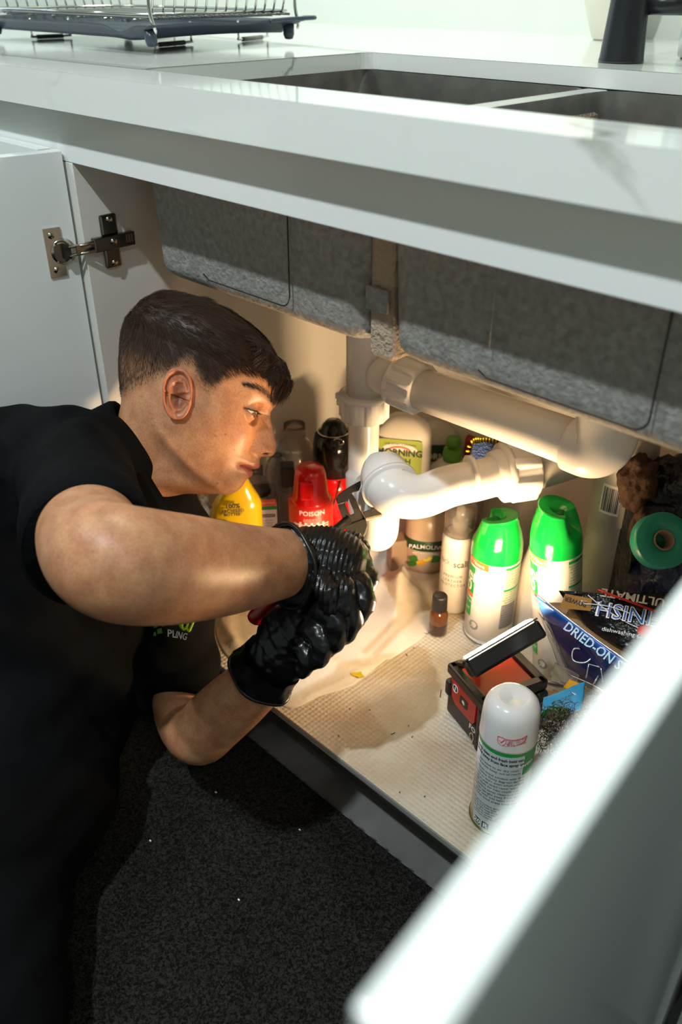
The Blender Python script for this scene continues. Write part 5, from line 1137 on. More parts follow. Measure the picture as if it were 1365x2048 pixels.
# ================================================================== cloth and crumbs
def floor_hit(px, py, z):
    p = at(px, py, 1.0); t_ = (z - CAM[2]) / (p - CAM)[2]; return CAM + (p - CAM) * t_
outl = [(868, 1240), (848, 1272), (790, 1312), (770, 1320), (740, 1345), (700, 1372), (640, 1392), (600, 1412), (575, 1415), (545, 1400), (500, 1362), (465, 1325), (438, 1290), (428, 1240), (440, 1190), (500, 1150), (560, 1110), (620, 1085), (700, 1075), (780, 1078), (840, 1092), (880, 1110), (885, 1180)]
pts = np.array([floor_hit(x, y, ZF + 0.001)[:2] for x, y in outl])
cen = pts.mean(0); K = 160; pc = smooth_path(np.c_[pts, np.zeros(len(pts))], 8, True)[:, :2]
seg = np.linspace(0, len(pc), K, endpoint=False).astype(int); pc = pc[seg]
NR = 46; V = []; Fc = []
RID = [(floor_hit(*a, ZF)[:2], floor_hit(*b, ZF)[:2], w_, h_) for a, b, w_, h_ in (((700, 1112), (800, 1122), .030, .034), ((800, 1122), (872, 1165), .028, .030), ((760, 1180), (830, 1135), .024, .014), ((745, 1130), (790, 1200), .022, .010), ((440, 1240), (500, 1345), .016, .010), ((455, 1215), (470, 1290), .014, .008), ((620, 1395), (745, 1335), .010, .003))]
FEET = [(o.matrix_world.translation.x, o.matrix_world.translation.y) for o in list(COL.objects) if o.get('category') in ('bottle', 'spray can', 'carton') and o.type == 'EMPTY'] + [tuple(at(806, 1030, 1.45)[:2])]
def chz(x, y, s):
    z = 0.0016
    n1 = math.sin(x * 37 + 2.1 * math.sin(y * 23)) * math.sin(y * 31 + 1.0 + 1.5 * math.sin(x * 19))
    back = 1 / (1 + math.exp(-(y - 0.33) / 0.022))
    ridge = abs(math.sin(x * 26 + y * 17 + 0.8)) ; ridge2 = abs(math.sin(x * 15 - y * 29 + 2))
    z += 0.0022 * (n1 + 1) * .5 + back * (0.050 * (1 - ridge) ** 1.5 + 0.032 * (1 - ridge2) ** 1.5)
    z += 0.004 * max(0, 1 - abs(y - 0.10 - 0.55 * (x + 0.78)) / 0.02) * (1 if x < -0.62 else .3)
    for (a_, b_, w_, hh_) in RID:
        ab = b_ - a_; t_ = max(0, min(1, ((x - a_[0]) * ab[0] + (y - a_[1]) * ab[1]) / (ab @ ab))); dd = math.hypot(x - a_[0] - ab[0] * t_, y - a_[1] - ab[1] * t_)
        z += hh_ * max(0, 1 - dd / w_) ** 1.25 * (0.7 + 0.3 * math.cos(t_ * 5))
    for bx, by in FEET: z = 0.0012 + (z - 0.0012) * float(min(1, max(0, (math.hypot(x - bx, y - by) - 0.038) / 0.020)))
    return z * (1 - s ** 14)
V.append((cen[0], cen[1], ZF + chz(*cen, 0)))
for i in range(1, NR + 1):
    s = i / NR
    for j in range(K):
        x, y = cen + (pc[j] - cen) * s; V.append((x, y, ZF + 0.0004 + chz(x, y, s)))
for j in range(K): Fc.append((0, 1 + j, 1 + (j + 1) % K))
for i in range(1, NR):
    for j in range(K): Fc.append((1 + (i - 1) * K + j, 1 + i * K + j, 1 + i * K + (j + 1) % K, 1 + (i - 1) * K + (j + 1) % K))
q = MB(); q.add(V, Fc, True); cl = obj('cleaning_cloth', q, M['cloth']); md = cl.modifiers.new('s', 'SOLIDIFY'); md.thickness = 0.0009; md.offset = 1
tag(cl, 'large crumpled off-white cloth spread on the cupboard base under the hands', 'cloth')
# hanging stain spot and crumbs
ps = floor_hit(716, 1348, ZF + .004)
q = MB(); q.add([ps + np.array([.010 * (1 + .3 * math.sin(5 * a)) * math.cos(a), .007 * (1 + .25 * math.cos(3 * a)) * math.sin(a), 0.0006]) for a in np.linspace(0, 6.28, 24)[:-1]] + [ps + np.array([.010 * (1 + .3 * math.sin(5 * a)) * math.cos(a), .007 * (1 + .25 * math.cos(3 * a)) * math.sin(a), 0]) for a in np.linspace(0, 6.28, 24)[:-1]], [tuple(range(23))] + [(i, 23 + i, 23 + (i + 1) % 23, (i + 1) % 23) for i in range(23)], False)
so_ = obj('yellow_stain', q, M['yellow_stain'], cl, label='yellow smear near the front edge of the cloth')
q = MB()
for (px, py, l) in ((852, 1267, 3), (858, 1266, 1.2), (848, 1249, 1.5), (882, 1387, 8), (798, 1234, 1.3), (814, 1310, 2.2), (828, 1296, 1), (793, 1295, 1), (678, 1472, 1.5), (825, 1474, 1.4), (785, 1468, 1.8), (789, 1466, 1), (818, 1452, 1), (896, 1360, 1), (740, 1420, 1), (700, 1418, 1), (800, 1585, 1), (850, 1593, 1), (620, 1215 + 40, 1)):
    p_ = floor_hit(px, py, ZF + .0004); a = rng.random() * 3
    if l > 6: a = -1.0
    e = np.array([math.cos(a), math.sin(a), 0]) * .001 * l; tube(q, [p_ - e, p_ + e + [0, 0, .0004]], .0006, 5)
tag(obj('crumbs', q, M['dirt']), 'scattered dark crumbs and a short twig on the shelf liner', 'crumbs', kind='stuff')
# ================================================================== person
pr = thing('person', 'young man in black polo shirt and black gloves kneeling, leaning into the sink cupboard', 'person', (-0.95, -0.35, 0.01))
HO = at(415, 800, 1.13); HS = 1.13 / 1.12 * 0.995
yv = at(430, 815, 1.0) - CAM; yv /= np.linalg.norm(yv)
yv = yv + 0.15 * (RT * 0.923 - UP * 0.384); yv /= np.linalg.norm(yv)   # face turned a little towards the lens
fv = RT * 0.923 - UP * 0.384; fv -= yv * (fv @ yv); fv /= np.linalg.norm(fv); zv = np.cross(fv, yv)
HR = np.stack([fv, yv, zv], 1)      # columns: forward, left (away from lens), up
def hw_(p): return HO + (np.asarray(p, float) * HS / 1000.0) @ HR.T
def sstep(a, b, x): t_ = np.clip((x - a) / (b - a), 0, 1); return t_ * t_ * (3 - 2 * t_)
_h = [-190, -150, -135, -127, -117, -110, -104, -96, -87, -77, -66, -55, -45, -30, -15, 0, 12, 22, 32, 45, 60, 75, 88, 98, 106, 111, 114]
_fF = [0, 3, 8, 14, 40, 58, 70, 77, 80, 81, 82, 82, 82, 80, 79, 77.5, 77, 79, 81.5, 80, 75, 66, 54, 40, 22, 2, -20]
_fB = [-118, -112, -108, -106, -104, -103, -102, -100, -99, -98, -98, -99, -101, -107, -115, -122, -126, -129, -131, -132, -130, -125, -117, -108, -94, -76, -50]
_w = [66, 60, 58, 58, 58, 57, 56, 57, 59, 62, 65, 67, 69, 70.5, 71, 71, 71, 72, 73, 74, 73, 70, 64, 56, 44, 28, 10]
_c = [-60, -55, -50, -46, -38, -32, -30, -28, -26, -25, -24, -24, -24, -24, -24, -24, -24, -24, -24, -24, -25, -26, -28, -30, -32, -34, -36]
_n = [2.0, 2.0, 2.0, 2.0, 2.0, 2.0, 2.0, 2.05, 2.1, 2.15, 2.15, 2.15, 2.15, 2.15, 2.15, 2.1, 2.1, 2.15, 2.2, 2.2, 2.2, 2.15, 2.1, 2.1, 2.0, 2.0, 2.0]
def ip(h, t): return np.interp(h, _h, t)
# smooth the tables a little
_hs = np.linspace(-190, 114, 305)
def sm(t, k=9):
    y = np.interp(_hs, _h, t); pad = np.pad(y, k, mode='edge'); ker = np.hanning(2 * k + 1); ker /= ker.sum(); return np.convolve(pad, ker, 'valid')
_tabs = {k: sm(v) for k, v in dict(F=_fF, B=_fB, w=_w, c=_c, n=_n).items()}
def T_(k, h): return np.interp(h, _hs, _tabs[k])
_mh = [-106, -103, -95, -87, -81, -77, -73, -70, -67.5, -64.5, -62.5, -60.5, -57, -53, -49, -45, -42, -39.5, -36, -31, -26, -20, -10, 0, 7, 12, 18, 24, 29, 34, 40]
_mf = [70, 75, 82, 85, 86, 87, 89, 91, 91.5, 90.5, 89.0, 91.5, 96, 96.5, 94, 93.2, 93.8, 98, 106, 108.3, 108.3, 106.3, 99.5, 92.5, 87.5, 84.2, 82.8, 84, 85.3, 84.5, 81]
def mid(h): return np.interp(h, _mh, _mf)
def head_pos(s, h):
    """s in [-1,1] around (0 = face midline, +-1 = back of head), h height (mm). returns f,y,h arrays (mm)"""
    th = math.pi * (0.36 * s + 0.64 * s ** 3)
    F_, B_, w_, c_, n_ = (T_(k, h) for k in 'FBwcn')
    ct, st = np.cos(th), np.sin(th)
    a_ = np.where(ct >= 0, F_ - c_, c_ - B_)
    f = c_ + a_ * np.sign(ct) * np.abs(ct) ** (2 / n_); y = w_ * np.sign(st) * np.abs(st) ** (2 / n_)
    front = (ct > 0)
    # face narrowing towards the front (jaw and chin)
    ay = np.abs(y)
    # midline relief: nose, lips, chin
    dm = mid(h) - T_('F', h); dm = np.where((h < -106) | (h > 40), 0, dm)
    nose_w = np.interp(h, [-44, -40, -36, -28, -20, -8, 4, 14], [15, 16.5, 16.5, 15.5, 12.5, 9.5, 8.5, 9])
    wd = np.interp(h, [-92, -80, -52, -45, -40, -36, -28, -20, -8, 4, 12, 20, 30], [24, 26, 27, 23, 18, 16.5, 15.5, 12.8, 9.8, 8.8, 10.5, 17, 22])
    wd = wd + 0 * f
    pw = np.interp(h, [-50, -38], [3.2, 2.6])
    f = f + np.where(front, dm * np.exp(-(ay / wd) ** pw), 0)
    # alar wing and groove
    f = f + np.where(front, 6.5 * np.exp(-((ay - 14) / 4.6) ** 2 - ((h + 32) / 6.5) ** 2), 0)
    y = y + np.where(front, np.sign(y) * 2.0 * np.exp(-((ay - 13) / 5.0) ** 2 - ((h + 32) / 7) ** 2), 0)
    f = f - np.where(front, 3.4 * np.exp(-((ay - 21) / 2.8) ** 2 - ((h + 34) / 8) ** 2), 0)
    # nostrils
    f = f - np.where(front, 4.5 * np.exp(-((ay - 11.5) / 2.6) ** 2 - ((h + 36.0) / 2.6) ** 2), 0)
    # mouth seam and corner
    seam = -61.8 + 0.0 * ay
    f = f - np.where(front, 2.2 * np.exp(-((h - seam) / 1.5) ** 2) * (1 - sstep(24, 29, ay)), 0)
    f = f - np.where(front, 2.6 * np.exp(-((h - seam) / 4.5) ** 2 - ((ay - 28) / 5) ** 2), 0)
    # nasolabial and cheek
    f = f + np.where(front, 3.0 * np.exp(-((ay - 40) / 13) ** 2 - ((h + 22) / 17) ** 2), 0)
    y = y + np.where(front, np.sign(y) * 2.5 * np.exp(-((f - 30) / 22) ** 2 - ((h + 12) / 12) ** 2), 0)
    # brow ridge, socket
    f = f + np.where(front, 2.0 * np.exp(-((ay - 24) / 15) ** 2 - ((h - 27) / 6) ** 2), 0)
    f = f - np.where(front, 5.0 * np.exp(-((ay - 22) / 10) ** 2 - ((h - 10) / 9) ** 2), 0)
    y = y - np.where(front, np.sign(y) * 3.0 * np.exp(-((f - 42) / 12) ** 2 - ((h - 30) / 16) ** 2), 0)
    # eyeball and lids as a height field over (y, h)
    EF, EY, EH = 57.5, 32.0, 6.5
    for sg in (-1, 1):
        dy = y * sg - EY; dh = h - EH; rho = np.sqrt(dy ** 2 + dh ** 2)
        lid = EF + np.sqrt(np.clip(13.7 ** 2 - rho ** 2, 0.1, None))
        t_ = np.clip(dy / 15.0, -1, 1); up_l = 3.6 * (1 - t_ ** 2) + 1.4 * t_ + 0.6; lo_l = -5.4 * (1 - t_ ** 2) + 1.4 * t_
        inside = np.minimum(sstep(0, 1.6, up_l - dh), sstep(0, 1.6, dh - lo_l)) * (1 - sstep(12, 15, np.abs(dy)))
        lid = lid - 3.6 * inside
        crease = 0.9 * np.exp(-((dh - (up_l + 4.2)) / 1.0) ** 2) * (1 - sstep(9, 13, np.abs(dy)))
        lid = lid - crease
        bl = (1 - sstep(10.5, 16.5, rho)) * np.where(front, 1.0, 0)
        f = f * (1 - bl) + lid * bl
    # jaw line: surface falls in below the mandible
    jl = np.interp(f, [-60, -35, -10, 20, 50, 75, 90], [-40, -58, -74, -88, -99, -108, -112])
    under = sstep(-3, 20, jl - h) * sstep(-50, -20, f)
    y = y * (1 - 0.10 * under)
    y = y + np.sign(y) * 2.2 * np.exp(-((h - jl - 3) / 7) ** 2) * sstep(-45, -20, f) * (1 - sstep(55, 80, f))
    # sternomastoid hint and hollow behind the jaw
    y = y - np.sign(y) * 2.0 * np.exp(-((f + 44) / 12) ** 2 - ((h + 62) / 18) ** 2)
    # temple
    y = y - np.sign(y) * 2.5 * np.exp(-((f - 25) / 18) ** 2 - ((h - 38) / 16) ** 2)
    return f, y, h + 0 * f
NS, NH = 300, 290
sg_ = np.linspace(-1, 1, NS + 1)[:-1]; hg_ = np.concatenate([np.linspace(-190, -112, 34)[:-1], np.linspace(-112, 45, 210)[:-1], np.linspace(45, 113.9, 49)])
Sg, Hg = np.meshgrid(sg_, hg_); fG, yG, hG = head_pos(Sg, Hg)
HV = np.stack([fG, yG, hG], -1); nr, nc = Sg.shape
hv = HV.reshape(-1, 3); hf = []
for i in range(nr - 1):
    for j in range(nc):
        j2 = (j + 1) % nc; hf.append((i * nc + j, i * nc + j2, (i + 1) * nc + j2, (i + 1) * nc + j))
hf.append(tuple((nr - 1) * nc + j for j in range(nc)))
# colours
def mixc(c0, c1, t_): return c0 * (1 - t_[:, None]) + np.array(c1) * t_[:, None]
f_, y_, h_ = hv.T
skin0 = np.array([0.50, 0.245, 0.120]); col = np.tile(skin0, (len(hv), 1))
ay = np.abs(y_)
col = mixc(col, (0.52, 0.19, 0.10), 0.35 * np.exp(-((ay - 42) / 18) ** 2 - ((h_ + 28) / 22) ** 2) * (f_ > 20))
col = mixc(col, (0.52, 0.19, 0.11), 0.5 * np.exp(-((ay - 0) / 15) ** 2 - ((h_ + 26) / 12) ** 2) * (f_ > 80))
lip_up = -49.5 - 0.0 * ay - 8.5 * (ay / 27) ** 2; lip_lo = -73 + 9.5 * (ay / 27) ** 2
lips = sstep(0, 1.2, lip_up - h_) * sstep(0, 1.2, h_ - lip_lo) * (ay < 27) * (f_ > 60)
col = mixc(col, (0.42, 0.09, 0.065), lips * 0.9)
col = mixc(col, (0.18, 0.05, 0.035), np.exp(-((h_ + 61.8) / 1.3) ** 2) * (ay < 27) * (f_ > 60) * 0.8)
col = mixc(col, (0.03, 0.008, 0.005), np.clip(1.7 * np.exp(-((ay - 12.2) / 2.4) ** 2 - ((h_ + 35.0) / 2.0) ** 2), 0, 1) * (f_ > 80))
col = mixc(col, (0.22, 0.12, 0.07), 0.35 * sstep(-42, -46, h_) * sstep(-54, -50, h_) * (ay < 22) * (f_ > 70))   # faint moustache shade
def hairline(f): return np.interp(f, [-140, -112, -104, -90, -66, -46, -34, -22, -12, 0, 10, 16, 22, 34, 52, 66, 76], [-42, -46, -40, -30, -8, 10, 32, 34, 20, 10, 10, 20, 38, 49, 55, 57, 58])
hl = hairline(f_); inside = h_ - hl
dens = sstep(-4, 14, inside) * (0.40 + 0.60 * sstep(-20, 34, h_))
dens = np.maximum(dens, 0.25 * sstep(-14, 2, inside))
col = mixc(col, (0.035, 0.02, 0.013), np.clip(dens, 0, 1) * 0.95)
# soft sideburn / darker cheek tone
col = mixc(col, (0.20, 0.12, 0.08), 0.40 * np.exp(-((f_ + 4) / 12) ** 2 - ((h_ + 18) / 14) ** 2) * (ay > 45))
# eyebrow tint
bx_l = np.interp(f_, [40, 47, 60, 73, 84, 90], [33, 35.5, 38.5, 36.5, 28, 24]); bw = np.interp(f_, [40, 47, 60, 75, 84, 88], [0.5, 2.6, 4.4, 5.4, 5.2, 2.4])
col = mixc(col, (0.06, 0.032, 0.02), 0.75 * np.exp(-((h_ - bx_l) / bw) ** 2) * sstep(42, 50, f_) * (ay > 6))
# lash line round the opening
EF, EY, EH = 57.5, 32.0, 6.5
dy = ay - EY; dh = h_ - EH; t_ = np.clip(dy / 15, -1, 1); upl = 3.6 * (1 - t_ ** 2) + 1.4 * t_ + 0.6; lol = -5.4 * (1 - t_ ** 2) + 1.4 * t_
near = (f_ > 45) * (np.abs(dy) < 15.5)
col = mixc(col, (0.02, 0.01, 0.008), 0.97 * np.exp(-((dh - upl + 0.2) / 1.5) ** 2) * near)
col = mixc(col, (0.16, 0.06, 0.04), 0.6 * np.exp(-((dh - lol - 0.2) / 1.0) ** 2) * near)
for (px, py, s_) in ((462, 871, 1.4), (443, 874, 1.2), (476, 901, 1.2), (326, 855, 1.2), (325, 741, 2.4), (376, 808, 1.6), (441, 966, 1.4), (303, 800, 1.1)):   # small moles
    d_ = np.array([px - 415, py - 800]); ff = (d_ @ np.array([.923, .384])) / 1.531; hh = (d_ @ np.array([.384, -.923])) / 1.531
    col = mixc(col, (0.10, 0.04, 0.025), 0.8 * np.exp(-((f_ - ff) ** 2 + (h_ - hh) ** 2) / s_ ** 2) * (y_ < -10))
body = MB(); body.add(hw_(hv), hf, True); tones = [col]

# ---- ears: height-field shells joined to the head mesh
def ear(side):
    NP, NQ = 96, 40
    cen = np.array([-22.0, -11.0]); ax_u = np.array([-0.32, 0.947]); ax_v = np.array([0.947, 0.32])   # long axis up (tilted back), short axis forward
    V = []; C_ = []
    def outline(phi):   # radius along polar angle, phi=0 forward, pi/2 up (ear axes)
        a, b = 17.5, 34.0
        r_ = 1 / (abs(math.cos(phi) / a) ** 2.5 + abs(math.sin(phi) / b) ** 2.5) ** .4
        if math.sin(phi) < 0: r_ *= 1 - 0.20 * abs(math.sin(phi)) ** 2
        else: r_ *= 1 + 0.05 * math.sin(phi)
        return r_
    for i in range(NQ + 1):
        q = i / NQ * 1.22
        for j in range(NP):
            phi = 2 * math.pi * j / NP; rr = outline(phi) * min(q, 1.0) * (1.0 if q <= 1 else 1 - (q - 1) * 0.55)
            cu, su = math.cos(phi), math.sin(phi); u = su * rr; v_ = cu * rr
            f0, h0 = cen + ax_u * u + ax_v * v_
            lobe = float(sstep(-0.45, -0.95, np.array(su)))
            fr = float(sstep(0.55, 0.95, np.array(cu)))          # front attachment
            hel = math.exp(-((q - 0.90) / 0.10) ** 2) * 5.4 * (1 - 0.85 * fr) * (1 - 0.75 * lobe)
            sca = -1.5 * math.exp(-((q - 0.74) / 0.07) ** 2) * (1 - lobe) * (1 - fr)
            ant = math.exp(-((q - 0.57) / 0.10) ** 2) * 4.0 * (1 - fr) * (1 - 0.5 * lobe) * (0.6 + 0.4 * (cu < 0.2))
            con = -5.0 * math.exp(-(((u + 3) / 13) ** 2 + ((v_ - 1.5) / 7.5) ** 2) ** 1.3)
            tra = 4.5 * math.exp(-((u + 5) / 5.0) ** 2 - ((v_ - 13) / 3.6) ** 2)
            crus = 2.6 * math.exp(-((u - 5 - 0.25 * v_) / 2.6) ** 2 - ((v_ - 6) / 8) ** 2)
            lob = 3.0 * lobe * math.exp(-((q - 0.6) / 0.4) ** 2)
            out = 8.6 + 0.42 * max(0, -v_) + 0.0 + hel + sca + ant + con + tra + crus + lob - 1.0 * fr * q
            if q > 1: out -= (q - 1) / 0.22 * 9.5
            base_w = 70.0 - (3.0 if h0 < -10 else 0)
            V.append((f0, side * (base_w + out), h0))
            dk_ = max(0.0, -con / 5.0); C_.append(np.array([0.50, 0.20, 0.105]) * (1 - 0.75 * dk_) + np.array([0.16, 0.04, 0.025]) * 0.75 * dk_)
    Fc = [(i * NP + j, (i + 1) * NP + j, (i + 1) * NP + (j + 1) % NP, i * NP + (j + 1) % NP) for i in range(NQ) for j in range(NP)]
    if side > 0: Fc = [q[::-1] for q in Fc]
    body.add(hw_(np.array(V)), Fc, True); tones.append(np.array(C_))
ear(-1); ear(1)

AK = 1.04
def atp(px, py, d): return at(px, py, d * AK)
# ---- arms (skin): right arm towards the lens, left arm below
def limb(P, R_, n=40, flat=1.0, ref=None, k=6, mbx=None, round_ends=True, K_=1.0):
    R_ = [q * K_ for q in R_]; P = np.array([at(p[0], p[1], p[2] * K_) for p in P]); Q = smooth_path(P, k); r_ = np.interp(np.arange(len(Q)), np.arange(len(P)) * k, R_)
    ker = np.array([1, 2, 3, 2, 1.]) / 9; r_ = np.convolve(np.pad(r_, 2, mode='edge'), ker, 'valid')
    mbx = body if mbx is None else mbx; n0 = mbx.n; tube(mbx, Q, r_, n, flat=flat, ref=ref, round_ends=round_ends); return mbx.verts()[n0:], Q
sk_arm = (0.50, 0.26, 0.130)
def arm_tone(v, dark=0):
    n_ = len(v); cc = np.tile(np.array(sk_arm), (n_, 1)); nz = np.sin(v[:, 0] * 90 + 2 * np.sin(v[:, 1] * 70)) * np.sin(v[:, 2] * 80 + v[:, 1] * 60)
    return mixc(cc, (0.50, 0.20, 0.105), np.clip(0.25 + 0.3 * nz, 0, 1))
RA = [(165, 935, 1.03), (170, 985, .96), (176, 1045, .88), (188, 1095, .795), (225, 1122, .752), (290, 1134, .768), (370, 1138, .815), (460, 1137, .872), (540, 1130, .920), (600, 1122, .955), (640, 1120, .975)]
RR = [.052, .054, .054, .0525, .0525, .0535, .0530, .0480, .0410, .0355, .033]
v, Q = limb(RA, RR, 56, flat=0.95, K_=AK); tones.append(arm_tone(v))
LA = [(355, 1225, 1.21), (360, 1320, 1.175), (362, 1400, 1.14), (372, 1450, 1.12), (398, 1470, 1.085), (430, 1440, 1.075), (475, 1400, 1.05), (520, 1362, 1.025), (552, 1338, 1.01)]
LR = [.030, .038, .040, .037, .038, .040, .038, .033, .031]
v, Q = limb(LA, LR, 48, flat=0.95, K_=AK); tones.append(arm_tone(v))
# hidden torso/hips so that the figure is one body under its clothes
v, Q = limb([(255, 985, 1.14), (225, 1070, 1.16), (190, 1180, 1.22), (130, 1330, 1.19)], [.030, .06, .06, .05], 24, flat=.6); tones.append(np.tile(np.array(sk_arm), (len(v), 1)))
me = body.mesh('body')
ca = me.color_attributes.new('tone', 'FLOAT_COLOR', 'POINT'); T4 = np.c_[np.concatenate(tones), np.ones(sum(map(len, tones)))]; ca.data.foreach_set('color', T4.ravel())
bo = obj('body', me, M['skin'], pr, label='tanned skin of the head, neck and bare forearms')

# ---- eyes
for sg in (-1, 1):
    e = MB(); lathe(e, [(12.6 * math.sin(a), -12.6 * math.cos(a)) for a in np.linspace(0, math.pi, 25)], 32); V = e.verts(); V = V + np.array([EF, sg * EY, EH]); e.v = [hw_(V)]
    eo = obj('eyeball', e, M['eyewhite'], pr, label='eyeball under lowered lids')
    gz = np.array([0.82, -0.46, -0.32]); gz /= np.linalg.norm(gz); a1 = np.cross(gz, [0, 0, 1.0]); a1 /= np.linalg.norm(a1); a2 = np.cross(gz, a1)
    for nm, r0, rr, mt in (('iris', 12.75, 0.50, 'iris'), ('pupil', 12.85, 0.22, 'black')):
        V = [gz * r0]; Fc = []
        for i in range(1, 7):
            al = rr * i / 6
            for j in range(28): V.append(r0 * (gz * math.cos(al) + (a1 * math.cos(j * math.pi / 14) + a2 * math.sin(j * math.pi / 14)) * math.sin(al)))
        Fc = [(0, 1 + j, 1 + (j + 1) % 28) for j in range(28)] + [(1 + (i - 1) * 28 + j, 1 + i * 28 + j, 1 + i * 28 + (j + 1) % 28, 1 + (i - 1) * 28 + (j + 1) % 28) for i in range(1, 6) for j in range(28)]
        q = MB(); q.add(hw_(np.array(V) + np.array([EF, sg * EY, EH])), Fc, True); obj(nm, q, M[mt], eo)
    ls = MB()
    for k in range(34):
        d_ = -13 + 26 * k / 33; t1 = d_ / 15; up_ = 3.6 * (1 - t1 ** 2) + 1.4 * t1 + 0.3; rho2 = d_ ** 2 + up_ ** 2
        p0 = np.array([EF + math.sqrt(max(13.4 ** 2 - rho2, 1)) + 0.0, sg * (EY + d_), EH + up_])
        L_ = 5.5 + 1.5 * math.sin(k * 1.7); d0 = np.array([1.0, sg * 0.05 * d_, -0.20]); p1 = p0 + d0 * L_ * .5; p2 = p0 + d0 * L_ + np.array([0, 0, 0.7])
        tube(ls, hw_(np.array([p0, p1, p2])), [0.00028, 0.00022, 0.00006], 4)
    obj('eyelashes', ls, M['brow'], pr)

# ---- hair: fine strands rooted on the scalp
rh = np.random.default_rng(3)
hairV = []; hairF = []; nb_ = 0
def strand(mbl, pts, r0):
    global nb_
    K_ = len(pts); rr = np.linspace(1, 0.15, K_) * r0
    P_ = np.array(pts); t0 = P_[-1] - P_[0]; t0 /= np.linalg.norm(t0) + 1e-9
    a_ = np.cross(t0, [0.31, 0.22, 0.92]); a_ /= np.linalg.norm(a_) + 1e-9; b_ = np.cross(t0, a_)
    for i in range(K_):
        for (x, y) in ((1, 0), (-.5, .87), (-.5, -.87)): mbl[0].append(P_[i] + (a_ * x + b_ * y) * rr[i])
    for i in range(K_ - 1):
        for j in range(3):
            q0 = mbl[2] + i * 3; mbl[1].append((q0 + j, q0 + (j + 1) % 3, q0 + 3 + (j + 1) % 3, q0 + 3 + j))
    mbl[2] += K_ * 3
def clumpn(a, b): return math.sin(a * 0.23 + 1.3 * math.sin(b * 0.19)) * math.sin(b * 0.27 + 1.1 * math.sin(a * 0.15))
hm_ = [[], [], 0]; fd = [[], [], 0]
# area-weighted roots on the upper grid
du = np.gradient(HV, axis=1); dv_ = np.gradient(HV, axis=0); NN = np.cross(du, dv_); AR = np.linalg.norm(NN, axis=-1)
NN = NN / (AR[..., None] + 1e-9)
msk = (hG > hairline(fG) - 3)
prob = (AR * msk).ravel(); prob /= prob.sum()
idx = rh.choice(len(prob), size=30000, p=prob)
Pf, Nf_ = HV.reshape(-1, 3), NN.reshape(-1, 3)
ctr = np.array([-25, 0, 20.0])
for k in idx:
    p = Pf[k] + rh.normal(size=3) * 0.5; n_ = Nf_[k]; n_ = n_ if n_ @ (p - ctr) > 0 else -n_
    top = float(sstep(34, 88, np.array(p[2] + 0.12 * max(0, p[0])))); edge = float(sstep(-2, 16, np.array(p[2] - hairline(p[0]))))
    if p[2] < 36 and rh.random() > 0.40 + 0.6 * edge: continue
    L_ = (2.6 + 2.6 * edge) * (1 - top) + (14 + 9 * rh.random()) * top
    if p[2] > 20: L_ += 4.5 * float(sstep(15, 50, np.array(p[2]))) * (1 - top)
    lay = 0.55 * (1 - top) + 0.52 * top
    bk_ = float(sstep(-40, -100, np.array(p[0]))); up_ = float(sstep(30, 95, np.array(p[2])))
    dr = (np.array([0.75, 0.0, -0.45]) * (1 - bk_) + np.array([0.25, 0, -0.9]) * bk_) * (1 - up_) + np.array([1.0, 0.10 * math.copysign(1, p[1]), 0.05]) * up_
    c_ = clumpn(p[0], p[1] * 1.0 + p[2] * .8); dr = dr + np.array([0, 0.35 * c_, 0.25 * clumpn(p[2], p[0])]) + rh.normal(size=3) * 0.14
    dr = dr - n_ * (dr @ n_); dr /= np.linalg.norm(dr) + 1e-9
    lift = 0.50 + 0.12 * c_
    if top > .3: v1 = n_ * lift + dr * 0.75
    else: v1 = n_ * 0.55 + dr * 0.85
    v1 /= np.linalg.norm(v1); v2 = v1 * .45 + dr - n_ * .05; v2 /= np.linalg.norm(v2); v3 = dr * 1.0 - n_ * 0.18 + np.array([0.1, 0, -.15]) * top; v3 /= np.linalg.norm(v3)
    pts = [p - n_ * .3, p + v1 * L_ * .38, p + v1 * L_ * .38 + v2 * L_ * .34, p + v1 * L_ * .38 + v2 * L_ * .34 + v3 * L_ * .30]
    strand(hm_, hw_(np.array(pts)), (0.00016 if top < .3 else 0.00028))
# fringe hanging forward over the forehead
for k in range(3600):
    y0 = rh.uniform(-58, 54); h0 = rh.uniform(58, 92); s_ = -math.asin(max(-1, min(1, y0 / 75.0))) / math.pi
    t_ = np.abs(y0) / 60
    f0 = float(T_('c', h0) + (T_('F', h0) - T_('c', h0)) * max(0.05, 1 - (abs(y0) / float(T_('w', h0))) ** 2.2) ** (1 / 2.2))
    p = np.array([f0 + 3, y0, h0]); c_ = clumpn(y0 * 2.6, h0); c2 = math.sin(y0 * .55 + 0.6 * math.sin(h0 * .1))
    fwd = np.interp(abs(y0), [0, 30, 58], [1, .85, .3])
    tip_h = 36 + 12 * rh.random() + 8 * c2 + 18 * max(0, (abs(y0) - 22) / 36)
    if y0 < -12: tip_h += 6
    kc = round((y0 + 1.5 * math.sin(h0)) / 5.0); tip_h += 9 * math.sin(kc * 12.9898) + 3 * math.sin(kc * 4.1)
    tip = np.array([f0 + 3 + 22 * fwd * max(.25, (92 - h0) / 34 * .5 + .5) - 5 * fwd + 3 * math.sin(kc * 7.7), kc * 5.0 * 1.03 + rh.normal() * 0.9 + 2.5 * math.sin(kc * 3.3), tip_h])
    if 30 < 60: tip[0] = max(tip[0], float(np.interp(tip[2], [26, 40, 55, 70], [89, 88.5, 87, 84])) * (0.35 + 0.65 * fwd) + rh.uniform(-1, 4.0) * fwd)
    m1 = p * .55 + tip * .45 + np.array([7 * fwd + 2, 0, 8.0]); m2 = p * .18 + tip * .82 + np.array([3.5 * fwd, 0, 4.0]) 
    strand(hm_, hw_(smooth_path([p, m1, m2, tip + rh.normal(size=3) * 2.0], 2)), 0.00034)
